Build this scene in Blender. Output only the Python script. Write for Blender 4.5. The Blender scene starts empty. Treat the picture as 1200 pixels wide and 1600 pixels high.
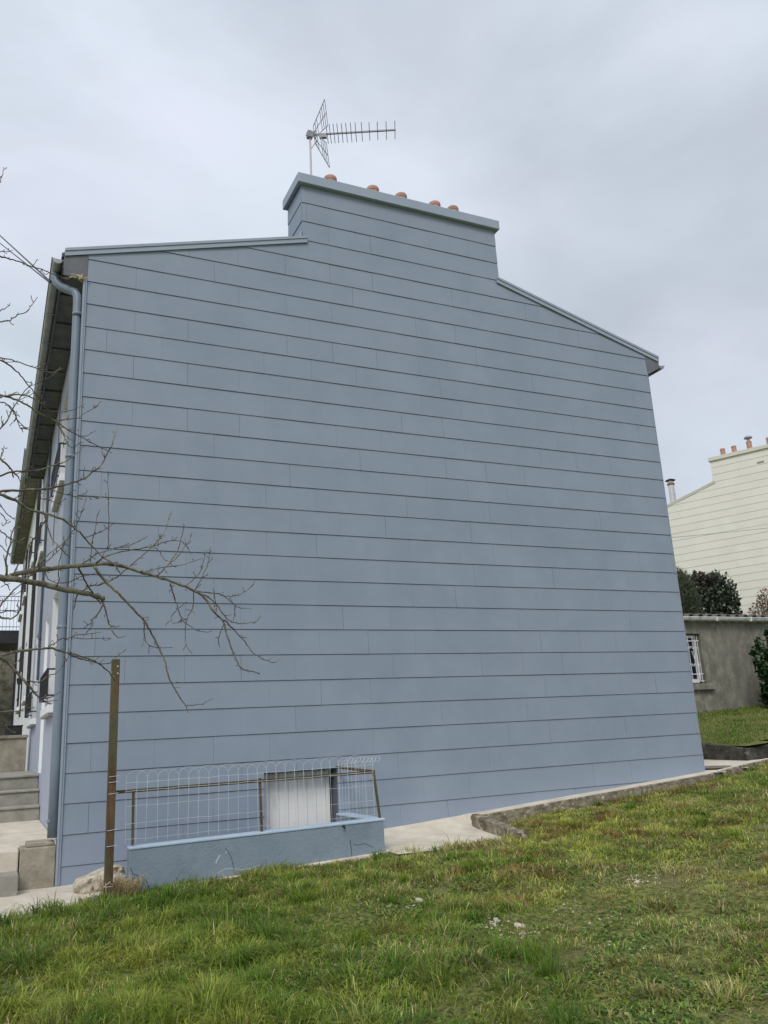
import bpy, bmesh, math, random
import numpy as np
from mathutils import Vector, Matrix
random.seed(7)
rng = np.random.default_rng(11)
S = bpy.context.scene
COL = S.collection
R = math.radians

# ------------------------------------------------------------------ camera
F = 1300.717
CAM = np.array([-0.75382, -9.58621, 1.30059])
def rotm(a, b, c):
    ca, sa, cb, sb, cc, sc = np.cos(a), np.sin(a), np.cos(b), np.sin(b), np.cos(c), np.sin(c)
    Rz = np.array([[ca, -sa, 0], [sa, ca, 0], [0, 0, 1]])
    Rx = np.array([[1, 0, 0], [0, cb, -sb], [0, sb, cb]])
    Ry = np.array([[cc, 0, sc], [0, 1, 0], [-sc, 0, cc]])
    return Rz @ Rx @ Ry
RM = rotm(R(-25.47573), R(14.9396), R(3.02298))       # columns: right, forward, up
cd = bpy.data.cameras.new('camera')
cd.sensor_fit = 'VERTICAL'; cd.sensor_height = 24.0; cd.sensor_width = 18.0
cd.lens = 24.0 * F / 1600.0
cd.clip_start = 0.05; cd.clip_end = 2000
cam = bpy.data.objects.new('camera', cd); COL.objects.link(cam)
m = Matrix(((RM[0, 0], RM[0, 2], -RM[0, 1], CAM[0]), (RM[1, 0], RM[1, 2], -RM[1, 1], CAM[1]),
            (RM[2, 0], RM[2, 2], -RM[2, 1], CAM[2]), (0, 0, 0, 1)))
# columns of camera matrix: x=right, y=up, z=-forward
cam.matrix_world = Matrix(((RM[0, 0], RM[0, 2], -RM[0, 1], CAM[0]),
                           (RM[1, 0], RM[1, 2], -RM[1, 1], CAM[1]),
                           (RM[2, 0], RM[2, 2], -RM[2, 1], CAM[2]), (0, 0, 0, 1)))
S.camera = cam
S.render.resolution_x = 768; S.render.resolution_y = 1024

def ray(px, py):
    return RM @ np.array([(px - 600) / F, 1.0, (800 - py) / F])
def at(ax, v, px, py):
    d = ray(px, py); t = (v - CAM[ax]) / d[ax]
    return CAM + t * d

# ------------------------------------------------------------------ light
SUN_EL, SUN_AZ = 48.0, 215.0       # azimuth measured clockwise from +Y (north)
w = bpy.data.worlds.new('World'); S.world = w; w.use_nodes = True
nt = w.node_tree; nt.nodes.clear()
def wn(t, **k):
    n = nt.nodes.new(t)
    for a, b in k.items(): setattr(n, a, b)
    return n
out = wn('ShaderNodeOutputWorld'); bg = wn('ShaderNodeBackground'); bg.inputs['Strength'].default_value = 0.1
sky = wn('ShaderNodeTexSky'); sky.sky_type = 'NISHITA'; sky.sun_disc = False
sky.sun_elevation = R(SUN_EL); sky.sun_rotation = R(SUN_AZ); sky.air_density = 1.5; sky.dust_density = 3
tc = wn('ShaderNodeTexCoord')
mp = wn('ShaderNodeMapping'); mp.inputs['Scale'].default_value = (1.0, 1.0, 2.1); mp.inputs['Rotation'].default_value = (0.2, 0.3, 0.5)
mp.inputs['Location'].default_value = (3.1, 1.7, 0.4)
n1 = wn('ShaderNodeTexNoise'); n1.inputs['Scale'].default_value = 2.6; n1.inputs['Detail'].default_value = 7; n1.inputs['Roughness'].default_value = .5
n1.inputs['Distortion'].default_value = .3
n2 = wn('ShaderNodeTexNoise'); n2.inputs['Scale'].default_value = 3.2; n2.inputs['Detail'].default_value = 4
r1 = wn('ShaderNodeValToRGB')
r1.color_ramp.elements[0].position = .34; r1.color_ramp.elements[0].color = (5.65, 6.2, 7.05, 1)
r1.color_ramp.elements[1].position = .66; r1.color_ramp.elements[1].color = (7.6, 8.2, 9.2, 1)
r2 = wn('ShaderNodeValToRGB')
r2.color_ramp.elements[0].position = .4; r2.color_ramp.elements[0].color = (.975, 1.0, 1.0, 1)
r2.color_ramp.elements[1].position = .62; r2.color_ramp.elements[1].color = (1.01, .99, 1.015, 1)
# the thin bright side of the cloud cover, towards -X
sep = wn('ShaderNodeSeparateXYZ'); mr = wn('ShaderNodeMapRange')
mr.inputs['From Min'].default_value = 0.75; mr.inputs['From Max'].default_value = -0.1
mr.inputs['To Min'].default_value = 0.93; mr.inputs['To Max'].default_value = 1.1
mul = wn('ShaderNodeMixRGB', blend_type='MULTIPLY'); mul.inputs[0].default_value = 1
mul2 = wn('ShaderNodeVectorMath', operation='SCALE')
mx = wn('ShaderNodeMixRGB'); mx.inputs[0].default_value = .95
L = nt.links.new
L(tc.outputs['Generated'], mp.inputs['Vector']); L(mp.outputs[0], n1.inputs['Vector']); L(mp.outputs[0], n2.inputs['Vector'])
L(tc.outputs['Generated'], sep.inputs[0]); L(sep.outputs['X'], mr.inputs['Value'])
L(n1.outputs['Fac'], r1.inputs[0]); L(n2.outputs['Fac'], r2.inputs[0])
L(r1.outputs[0], mul.inputs[1]); L(r2.outputs[0], mul.inputs[2])
L(mul.outputs[0], mul2.inputs[0]); L(mr.outputs[0], mul2.inputs['Scale'])
L(sky.outputs[0], mx.inputs[1]); L(mul2.outputs[0], mx.inputs[2]); L(mx.outputs[0], bg.inputs['Color']); L(bg.outputs[0], out.inputs[0])

sd = bpy.data.lights.new('sun', 'SUN'); sd.energy = 1.8; sd.angle = R(22); sd.color = (1.0, .955, .88)
sun = bpy.data.objects.new('sun', sd); COL.objects.link(sun)
az, el = R(SUN_AZ), R(SUN_EL)
sv = Vector((math.sin(az) * math.cos(el), math.cos(az) * math.cos(el), math.sin(el)))
sun.rotation_euler = (-sv).to_track_quat('-Z', 'Y').to_euler(); sun.location = (-20, -30, 40)
S.view_settings.view_transform = 'Standard'; S.view_settings.look = 'None'
S.view_settings.exposure = 0.0; S.view_settings.gamma = 1.0; S.view_settings.use_curve_mapping = False

# ------------------------------------------------------------------ materials
def mat(name, c1, c2=None, scale=6.0, detail=6, rough=.75, c3=None, scale3=1.0, p3=(.5, .65), bump=0.0, bscale=60, metal=0.0,
        spec=.35, attr=None, stretch=(1, 1, 1), p=(.35, .65), bdist=.01):
    M = bpy.data.materials.new(name); M.use_nodes = True
    t = M.node_tree; N = t.nodes; K = t.links.new
    b = N['Principled BSDF']; b.inputs['Roughness'].default_value = rough; b.inputs['Metallic'].default_value = metal
    b.inputs['Specular IOR Level'].default_value = spec
    tcn = N.new('ShaderNodeTexCoord'); mpn = N.new('ShaderNodeMapping'); mpn.inputs['Scale'].default_value = stretch
    K(tcn.outputs['Object'], mpn.inputs['Vector'])
    cur = None
    if c2 is None:
        rgb = N.new('ShaderNodeRGB'); rgb.outputs[0].default_value = (*c1, 1); cur = rgb.outputs[0]
    else:
        nz = N.new('ShaderNodeTexNoise'); nz.inputs['Scale'].default_value = scale; nz.inputs['Detail'].default_value = detail
        nz.inputs['Roughness'].default_value = .6
        K(mpn.outputs[0], nz.inputs['Vector'])
        rp = N.new('ShaderNodeValToRGB'); rp.color_ramp.elements[0].color = (*c1, 1); rp.color_ramp.elements[1].color = (*c2, 1)
        rp.color_ramp.elements[0].position = p[0]; rp.color_ramp.elements[1].position = p[1]
        K(nz.outputs['Fac'], rp.inputs[0]); cur = rp.outputs[0]
    if c3 is not None:
        nz3 = N.new('ShaderNodeTexNoise'); nz3.inputs['Scale'].default_value = scale3; nz3.inputs['Detail'].default_value = 8
        nz3.inputs['Roughness'].default_value = .65
        K(mpn.outputs[0], nz3.inputs['Vector'])
        r3 = N.new('ShaderNodeMapRange'); r3.inputs['From Min'].default_value = p3[0]; r3.inputs['From Max'].default_value = p3[1]
        K(nz3.outputs['Fac'], r3.inputs['Value'])
        mxn = N.new('ShaderNodeMixRGB'); mxn.inputs[2].default_value = (*c3, 1)
        K(r3.outputs[0], mxn.inputs[0]); K(cur, mxn.inputs[1]); cur = mxn.outputs[0]
    if attr:
        an = N.new('ShaderNodeAttribute'); an.attribute_name = attr
        mm = N.new('ShaderNodeMixRGB'); mm.blend_type = 'MULTIPLY'; mm.inputs[0].default_value = 1
        K(cur, mm.inputs[1]); K(an.outputs['Color'], mm.inputs[2]); cur = mm.outputs[0]
    K(cur, b.inputs['Base Color'])
    if bump:
        nb = N.new('ShaderNodeTexNoise'); nb.inputs['Scale'].default_value = bscale; nb.inputs['Detail'].default_value = 6
        K(mpn.outputs[0], nb.inputs['Vector'])
        bp = N.new('ShaderNodeBump'); bp.inputs['Strength'].default_value = bump; bp.inputs['Distance'].default_value = bdist
        K(nb.outputs['Fac'], bp.inputs['Height']); K(bp.outputs[0], b.inputs['Normal'])
    return M

SL = (.262, .318, .385)
M_slate = mat('blue_slate', (.252, .298, .374), (.270, .318, .396), scale=2.0, c3=(.218, .266, .338), scale3=.9, p3=(.46, .80), rough=.6, bump=.25, bscale=90, attr='shade', bdist=.003, spec=.3)
M_bluetrim = mat('blue_painted_trim', (.30, .355, .435), (.325, .38, .46), scale=3, rough=.5)
M_joint = mat('slate_gap', (.12, .132, .155), rough=.9)
M_bluemetal = mat('blue_painted_metal', (.175, .218, .275), (.195, .24, .30), scale=3, rough=.42, spec=.45)
M_bluerender = mat('blue_render', (.205, .258, .315), (.235, .29, .35), scale=4, rough=.85, c3=(.17, .21, .25), scale3=2.2, p3=(.55, .75), bump=.5, bscale=45)
M_copeblue = mat('blue_coping_paint', (.40, .50, .62), (.46, .56, .67), scale=5, rough=.55, bump=.3, bscale=30)
M_lilac = mat('lilac_grey_render', (.36, .39, .47), (.40, .43, .51), scale=2, rough=.85, bump=.4, bscale=80)
M_white = mat('white_paint', (.74, .76, .78), (.80, .81, .82), scale=3, rough=.6)
M_whiter = mat('white_render', (.72, .73, .76), (.80, .81, .83), scale=2, rough=.85, bump=.3, bscale=70)
M_beigeunder = mat('sill_concrete', (.34, .33, .29), (.45, .44, .40), scale=12, rough=.9)
M_roof = mat('roof_slate', (.06, .065, .075), (.10, .105, .12), scale=10, rough=.6)
M_soffit = mat('soffit_boards', (.10, .105, .115), (.16, .165, .17), scale=5, rough=.8)
M_eave = mat('eave_board', (.13, .135, .155), (.17, .175, .20), scale=4, rough=.8)
M_zinc = mat('zinc', (.26, .27, .28), (.36, .375, .39), scale=6, rough=.5, metal=.35)
M_terra = mat('terracotta', (.40, .20, .15), (.52, .30, .235), scale=14, rough=.8, c3=(.3, .22, .19), scale3=8, bump=.3)
M_black = mat('black_metal', (.018, .02, .024), (.03, .032, .036), scale=8, rough=.5)
M_ant = mat('antenna_alloy', (.26, .26, .29), (.32, .32, .35), scale=20, rough=.6, metal=.2)
M_rust = mat('rusted_iron', (.075, .042, .024), (.17, .10, .055), scale=9, rough=.9, c3=(.095, .095, .05), scale3=4, p3=(.42, .56), bump=.8, bscale=70, stretch=(1, 1, .35))
M_wire = mat('galvanised_wire', (.55, .60, .65), (.68, .72, .76), scale=25, rough=.5, metal=.2)
M_door = mat('worn_white_door', (.76, .76, .75), (.84, .84, .83), scale=3, rough=.6, c3=(.5, .49, .46), scale3=5, p3=(.55, .8), stretch=(1, 1, .3))
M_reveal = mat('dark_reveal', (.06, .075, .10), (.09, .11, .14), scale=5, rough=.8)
M_conc = mat('concrete', (.54, .48, .385), (.70, .635, .53), scale=3.5, rough=.9, c3=(.40, .37, .31), scale3=1.4, p3=(.55, .75), bump=.5, bscale=35)
M_conc2 = mat('weathered_concrete', (.25, .225, .175), (.40, .365, .29), scale=5, rough=.95, c3=(.16, .15, .12), scale3=3, p3=(.52, .7), bump=.9, bscale=28)
M_conc3 = mat('step_concrete', (.27, .26, .225), (.36, .345, .30), scale=6, rough=.95, c3=(.19, .185, .165), scale3=2.4, p3=(.5, .7), bump=.7, bscale=30)
M_kerb = mat('mossy_kerb_stone', (.11, .092, .066), (.31, .27, .20), scale=9, rough=.95, c3=(.48, .43, .32), scale3=14, p3=(.55, .65), bump=1.0, bscale=30, bdist=.02)
M_kerbd = mat('dark_kerb_stone', (.028, .028, .025), (.10, .095, .08), scale=6, rough=.95, c3=(.30, .27, .20), scale3=14, p3=(.58, .68), bump=1.0, bscale=30, bdist=.02)
M_rock = mat('pale_rock', (.36, .30, .22), (.78, .73, .63), scale=7, rough=.95, c3=(.17, .11, .07), scale3=6, p3=(.50, .60), bump=1.0, bscale=22, bdist=.03)
M_grd = mat('garage_render', (.15, .145, .122), (.21, .20, .17), scale=2.2, rough=.95, c3=(.34, .32, .26), scale3=4.0, p3=(.46, .72), bump=.8, bscale=24, stretch=(1, 1, .65))
M_cream = mat('cream_slate', (.72, .705, .61), (.77, .755, .66), scale=1.2, rough=.75, attr='shade')
M_creamj = mat('cream_gap', (.62, .61, .53), rough=.9)
M_creamw = mat('cream_trim', (.62, .60, .50), (.68, .66, .56), scale=3, rough=.7)
M_stone = mat('rubble_stone', (.13, .12, .10), (.24, .22, .18), scale=2.2, rough=.95, c3=(.08, .085, .06), scale3=3, bump=1, bscale=6, bdist=.05)
M_glass = mat('dark_glass', (.012, .012, .028), rough=.08, spec=.6)
M_bark = mat('lichen_bark', (.12, .105, .08), (.27, .25, .19), scale=22, rough=.95, c3=(.29, .25, .07), scale3=6, p3=(.60, .68), bump=.8, bscale=80)
M_twig = mat('twig_bark', (.075, .055, .045), (.16, .125, .09), scale=18, rough=.9, c3=(.23, .22, .13), scale3=9, p3=(.5, .62))
M_corr = mat('corrugated_sheet', (.10, .085, .075), (.17, .15, .135), scale=5, rough=.9)
M_pvc = mat('grey_pvc_gutter', (.66, .69, .70), (.74, .77, .78), scale=4, rough=.4, c3=(.40, .40, .37), scale3=5)
M_scuff = mat('white_scuff', (.50, .55, .62), rough=.9)
M_crack = mat('crack', (.07, .085, .11), rough=1)
M_steel = mat('flue_steel', (.58, .57, .56), (.66, .65, .64), scale=9, rough=.35, metal=.6)
M_rustflue = mat('rust_band', (.23, .10, .05), (.3, .15, .08), scale=20, rough=.8)

def leafmat(name, rough=.6, trans=.25):
    M = bpy.data.materials.new(name); M.use_nodes = True
    t = M.node_tree; N = t.nodes; K = t.links.new; b = N['Principled BSDF']
    a = N.new('ShaderNodeAttribute'); a.attribute_name = 'tint'
    K(a.outputs['Color'], b.inputs['Base Color']); b.inputs['Roughness'].default_value = rough
    b.inputs['Specular IOR Level'].default_value = .25
    tr = N.new('ShaderNodeBsdfTranslucent'); K(a.outputs['Color'], tr.inputs['Color'])
    mxs = N.new('ShaderNodeMixShader'); mxs.inputs[0].default_value = trans
    K(b.outputs[0], mxs.inputs[1]); K(tr.outputs[0], mxs.inputs[2]); K(mxs.outputs[0], N['Material Output'].inputs[0])
    return M
M_blade = leafmat('grass_blades', .6, .4)
M_leaf = leafmat('bush_leaves', .4, .12)

def soil():
    M = bpy.data.materials.new('turf_soil'); M.use_nodes = True
    t = M.node_tree; N = t.nodes; K = t.links.new; b = N['Principled BSDF']; b.inputs['Roughness'].default_value = .95
    b.inputs['Specular IOR Level'].default_value = .1
    tcn = N.new('ShaderNodeTexCoord')
    def nz(s, d=8, r=.65):
        n = N.new('ShaderNodeTexNoise'); n.inputs['Scale'].default_value = s; n.inputs['Detail'].default_value = d; n.inputs['Roughness'].default_value = r
        K(tcn.outputs['Object'], n.inputs['Vector']); return n
    a = nz(22); ra = N.new('ShaderNodeValToRGB')
    e = ra.color_ramp.elements; e[0].position = .3; e[0].color = (.035, .04, .018, 1); e[1].position = .66; e[1].color = (.36, .36, .11, 1)
    x = e.new(.5); x.color = (.17, .195, .055, 1)
    K(a.outputs['Fac'], ra.inputs[0])
    c = nz(1.3, 5); rc = N.new('ShaderNodeMapRange'); rc.inputs['From Min'].default_value = .5; rc.inputs['From Max'].default_value = .72
    K(c.outputs['Fac'], rc.inputs['Value'])
    g = nz(60); rg = N.new('ShaderNodeValToRGB'); rg.color_ramp.elements[0].color = (.13, .11, .06, 1); rg.color_ramp.elements[1].color = (.36, .31, .17, 1)
    rg.color_ramp.elements[0].position = .35; rg.color_ramp.elements[1].position = .7
    K(g.outputs['Fac'], rg.inputs[0])
    mxn = N.new('ShaderNodeMixRGB'); K(rc.outputs[0], mxn.inputs[0]); K(ra.outputs[0], mxn.inputs[1]); K(rg.outputs[0], mxn.inputs[2])
    K(mxn.outputs[0], b.inputs['Base Color'])
    bp = N.new('ShaderNodeBump'); bp.inputs['Strength'].default_value = 1; bp.inputs['Distance'].default_value = .03
    K(g.outputs['Fac'], bp.inputs['Height']); K(bp.outputs[0], b.inputs['Normal'])
    return M
M_soil = soil()

# ------------------------------------------------------------------ mesh helpers
class MB:
    def __init__(s): s.v = []; s.f = []; s.mi = []; s.sh = []
    def add(s, vs, fs, mi=0, shade=1.0):
        o = len(s.v); s.v += [tuple(map(float, q)) for q in vs]
        for f in fs: s.f.append(tuple(o + i for i in f)); s.mi.append(mi); s.sh.append(shade)
    def box(s, x0, x1, y0, y1, z0, z1, mi=0, shade=1.0):
        v = [(x, y, z) for z in (z0, z1) for y in (y0, y1) for x in (x0, x1)]
        s.add(v, [(0, 2, 3, 1), (4, 5, 7, 6), (0, 1, 5, 4), (2, 6, 7, 3), (0, 4, 6, 2), (1, 3, 7, 5)], mi, shade)
    def hexa(s, v8, mi=0, shade=1.0):      # order as in box
        s.add(v8, [(0, 2, 3, 1), (4, 5, 7, 6), (0, 1, 5, 4), (2, 6, 7, 3), (0, 4, 6, 2), (1, 3, 7, 5)], mi, shade)
    def bar(s, a, b, w, h, mi=0, up=(0, 0, 1)):
        a = Vector(a); b = Vector(b); d = (b - a).normalized(); u = Vector(up)
        if abs(d.dot(u)) > .98: u = Vector((0, 1, 0))
        r = d.cross(u).normalized(); u = r.cross(d)
        v = []
        for p in (a, b):
            for j in (-1, 1):
                for i in (-1, 1): v.append(p + r * i * w / 2 + u * j * h / 2)
        s.add(v, [(0, 1, 3, 2), (4, 6, 7, 5), (0, 4, 5, 1), (2, 3, 7, 6), (0, 2, 6, 4), (1, 5, 7, 3)], mi)
    def tube(s, pts, rad, n=8, mi=0, cap=True):
        pts = [Vector(p) for p in pts]
        if not hasattr(rad, '__len__'): rad = [rad] * len(pts)
        rings = []; ref = None
        for i, p in enumerate(pts):
            d = (pts[min(i + 1, len(pts) - 1)] - pts[max(i - 1, 0)])
            if d.length < 1e-9: d = Vector((0, 0, 1))
            d.normalize()
            if ref is None:
                ref = d.orthogonal().normalized()
            ref = (ref - d * ref.dot(d))
            if ref.length < 1e-6: ref = d.orthogonal()
            ref.normalize(); q = d.cross(ref)
            rings.append([p + (ref * math.cos(2 * math.pi * k / n) + q * math.sin(2 * math.pi * k / n)) * rad[i] for k in range(n)])
        fs = []
        for i in range(len(pts) - 1):
            for k in range(n):
                fs.append((i * n + k, i * n + (k + 1) % n, (i + 1) * n + (k + 1) % n, (i + 1) * n + k))
        if cap:
            fs.append(tuple(range(n - 1, -1, -1))); fs.append(tuple((len(pts) - 1) * n + k for k in range(n)))
        s.add([v for r_ in rings for v in r_], fs, mi)
    def lathe(s, c, prof, n=20, mi=0):
        v = []; fs = []
        for r_, z in prof:
            for k in range(n): v.append((c[0] + r_ * math.cos(2 * math.pi * k / n), c[1] + r_ * math.sin(2 * math.pi * k / n), c[2] + z))
        for i in range(len(prof) - 1):
            for k in range(n): fs.append((i * n + k, i * n + (k + 1) % n, (i + 1) * n + (k + 1) % n, (i + 1) * n + k))
        fs.append(tuple(range(n - 1, -1, -1))); fs.append(tuple((len(prof) - 1) * n + k for k in range(n)))
        s.add(v, fs, mi)
    def build(s, name, mats, parent=None, smooth=False, bevel=0, shade=False):
        me = bpy.data.meshes.new(name); me.from_pydata(s.v, [], s.f)
        if not isinstance(mats, (list, tuple)): mats = [mats]
        for q in mats: me.materials.append(q)
        me.polygons.foreach_set('material_index', s.mi)
        if smooth: me.polygons.foreach_set('use_smooth', [True] * len(s.f))
        if shade:
            at_ = me.attributes.new('shade', 'FLOAT_COLOR', 'CORNER'); arr = []
            for p_, sh in zip(me.polygons, s.sh): arr += [sh, sh, sh, 1.0] * p_.loop_total
            at_.data.foreach_set('color', arr)
        me.update(); o = bpy.data.objects.new(name, me); COL.objects.link(o)
        if parent is not None: o.parent = parent
        if bevel:
            b = o.modifiers.new('bevel', 'BEVEL'); b.width = bevel; b.segments = 2; b.limit_method = 'ANGLE'
        return o

def tag(o, label=None, cat=None, group=None, kind=None):
    if label: o['label'] = label
    if cat: o['category'] = cat
    if group: o['group'] = group
    if kind: o['kind'] = kind
    return o
def empty(name, loc, rz, label, cat, group=None):
    o = bpy.data.objects.new(name, None); COL.objects.link(o); o.location = loc; o.rotation_euler = (0, 0, rz)
    o.empty_display_size = .2
    return tag(o, label, cat, group)

def clip(poly, a, b, c):           # keep a*x+b*z<=c
    outp = []
    for i in range(len(poly)):
        p, q = poly[i], poly[(i + 1) % len(poly)]
        dp, dq = a * p[0] + b * p[1] - c, a * q[0] + b * q[1] - c
        if dp <= 0: outp.append(p)
        if dp * dq < 0:
            t = dp / (dp - dq); outp.append((p[0] + t * (q[0] - p[0]), p[1] + t * (q[1] - p[1])))
    return outp
def area(p):
    return abs(sum(p[i][0] * p[(i + 1) % len(p)][1] - p[(i + 1) % len(p)][0] * p[i][1] for i in range(len(p)))) / 2
def sub_rect(polys, x0, x1, z0, z1):
    o = []
    for p in polys:
        o.append(clip(p, 1, 0, x0)); q = clip(p, -1, 0, -x0)
        o.append(clip(q, -1, 0, -x1)); q = clip(q, 1, 0, x1)
        o.append(clip(q, 0, 1, z0)); q = clip(q, 0, 1, 1e9); o.append(clip(q, 0, -1, -z1))
    return [p for p in o if len(p) > 2 and area(p) > 1e-4]

# noise for terrain
def vnoise(x, y, seed=0):
    xi = np.floor(x).astype(int); yi = np.floor(y).astype(int); fx = x - xi; fy = y - yi
    fx = fx * fx * (3 - 2 * fx); fy = fy * fy * (3 - 2 * fy)
    def h(a, b):
        n = (a * 374761393 + b * 668265263 + seed * 1442695041) & 0x7fffffff
        n = ((n ^ (n >> 13)) * 1274126177) & 0x7fffffff
        return ((n ^ (n >> 16)) & 0xffff) / 65535.0
    return (h(xi, yi) * (1 - fx) + h(xi + 1, yi) * fx) * (1 - fy) + (h(xi, yi + 1) * (1 - fx) + h(xi + 1, yi + 1) * fx) * fy
def fbm(x, y, seed=0, o=4):
    x = np.asarray(x, float); y = np.asarray(y, float)
    return sum(vnoise(x * 2 ** k, y * 2 ** k, seed + k) * .5 ** k for k in range(o)) / sum(.5 ** k for k in range(o))

# ------------------------------------------------------------------ terrain
EX = np.array([-60, -3, 0, 3.1, 4.6, 5.8, 7.2, 8.5, 9.5, 11.5, 14, 20, 40, 90.])
EZ = np.array([-.3, -.06, -.015, .075, .125, .235, .325, .42, .50, .60, .72, 1.0, 1.8, 2.5])
def edge_y(x):          # upper limit of the front lawn
    return np.interp(x, [-60, -.6, .3, .55, 3.1, 3.2, 4.6, 4.72, 4.74, 8.5, 9.55, 11.45, 14, 30], [-1.3, -1.3, -1.12, -1.06, -1.06, -1.16, -1.3, -1.3, -.36, -.36, -.06, .84, 1.5, 5])
def lawn_z(x, y, bumps=True):
    x = np.asarray(x, float); y = np.asarray(y, float)
    z = np.interp(x, EX, EZ) - .031 * np.clip(-1.1 - y, 0, 30) * (1 + .02 * np.clip(x, 0, 10))
    if bumps:
        k = np.clip((edge_y(x) - y) / .8, .15, 1)
        z = z + k * ((fbm(x * .9, y * .9, 3) - .5) * .14 + (fbm(x * 3.2, y * 3.2, 9) - .5) * .09)
    return z
def back_z(x, y):
    x = np.asarray(x, float); y = np.asarray(y, float)
    d = np.clip((x - 11) * .65 + (y - 1.5) * .76, 0, 60)
    return .80 + d * .085 + (fbm(x * 1.1, y * 1.1, 5) - .5) * .06
def path_z(x, y):
    x = np.asarray(x, float); y = np.asarray(y, float)
    q = np.where((x > 3.0) & (x < 4.66), -(.08 + .11 * np.clip((x - 3.1) / 1.5, 0, 1)) * (1 - np.exp(np.minimum(y, 0) / .45)), .02 * np.minimum(y, 0))
    return .062 * np.clip(x, 0, 8.75) + q + .012 * np.maximum(y, 0) * (x > 5)

def sheet(name, xs, ys, zf, m, skip=None, smooth=True):
    X, Y = np.meshgrid(xs, ys); Z = zf(X, Y); n = len(xs); v = np.c_[X.ravel(), Y.ravel(), Z.ravel()]
    f = []
    for j in range(len(ys) - 1):
        for i in range(n - 1):
            if skip and skip((xs[i] + xs[i + 1]) / 2, (ys[j] + ys[j + 1]) / 2): continue
            a = j * n + i; f.append((a, a + 1, a + n + 1, a + n))
    me = bpy.data.meshes.new(name); me.from_pydata(v.tolist(), [], f); me.materials.append(m)
    me.polygons.foreach_set('use_smooth', [smooth] * len(f)); me.update()
    o = bpy.data.objects.new(name, me); COL.objects.link(o); return tag(o, kind='structure')

# far ground reaching the horizon, stays under everything near
def far_z(x, y):
    near = np.exp(-((x - 3) ** 2 + (y + 2) ** 2) / 500.)
    hill = 2.1 / (1 + np.exp(-(y - 6) / 4.0)) * 1.0 + np.clip(x - 12, 0, 40) * .03
    return np.where(y < 0, -.75, -.75) + hill * .9 - .0 * near
gx = np.array([-900, -400, -150, -60, -30, -15, -8, -4, -2, .5, 3.1, 5, 8, 12, 16, 22, 30, 45, 80, 150, 400, 900.])
gy = np.array([-900, -400, -150, -60, -30, -15, -8, -4, -2, -1.02, .0, 2, 5, 9, 14, 20, 28, 40, 70, 150, 400, 900.])
sheet('ground', gx, gy, far_z, M_soil, skip=lambda x, y: .5 < x < 3.1 and -1.02 < y < 0)

lx = np.r_[np.arange(-14, -3, .5), np.arange(-3, 12, .1), np.arange(12, 30, .5)]
def lawn_strip():
    ts = np.r_[np.linspace(0, 1, 60) ** 1.6]
    X = np.repeat(lx[None, :], len(ts), 0); E = edge_y(lx)[None, :]
    Y = E - ts[:, None] * (E + 22.0)
    Y = E + ts[:, None] * (-22.0 - E)
    Z = lawn_z(X, Y)
    n = len(lx); v = np.c_[X.ravel(), Y.ravel(), Z.ravel()]
    f = [(j * n + i, (j + 1) * n + i, (j + 1) * n + i + 1, j * n + i + 1) for j in range(len(ts) - 1) for i in range(n - 1)]
    me = bpy.data.meshes.new('lawn'); me.from_pydata(v.tolist(), [], f); me.materials.append(M_soil)
    me.polygons.foreach_set('use_smooth', [True] * len(f)); me.update()
    o = bpy.data.objects.new('lawn', me); COL.objects.link(o); tag(o, kind='structure')
lawn_strip()
# back lawn between second kerb and garage
sheet('lawn', np.arange(11.07, 34, .35), np.arange(1.3, 30, .35), back_z, M_soil,
      skip=lambda x, y: y < 1.3 + (x - 11.07) * .32)

# concrete paths
def patho(name, xs, ys, zf, m, skip=None):
    return sheet(name, xs, ys, zf, m, skip)
patho('path', np.linspace(-6, .56, 30), np.linspace(-1.36, 0.0, 8), lambda x, y: path_z(x, y) + (fbm(x * 2, y * 2, 2) - .5) * .01, M_conc)
patho('path', np.r_[np.linspace(3.12, 4.65, 14), np.linspace(4.67, 8.75, 30), np.linspace(8.9, 15, 24)], np.r_[np.linspace(-1.36, -.36, 8), np.linspace(-.28, 0, 3), np.linspace(.3, 12, 24)],
      lambda x, y: path_z(x, y) + (fbm(x * 2, y * 2, 2) - .5) * .008, M_conc,
      skip=lambda x, y: (x > 4.655 and y < -.30) or (x < 8.75 and y > 0) or (x > 11.1 and y > 1.3 + (x - 11.1) * .32) or (x > 8.5 and y < np.interp(x, [8.45, 9.5, 11.4, 14], [-.4, .07, .97, 1.65])))

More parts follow.
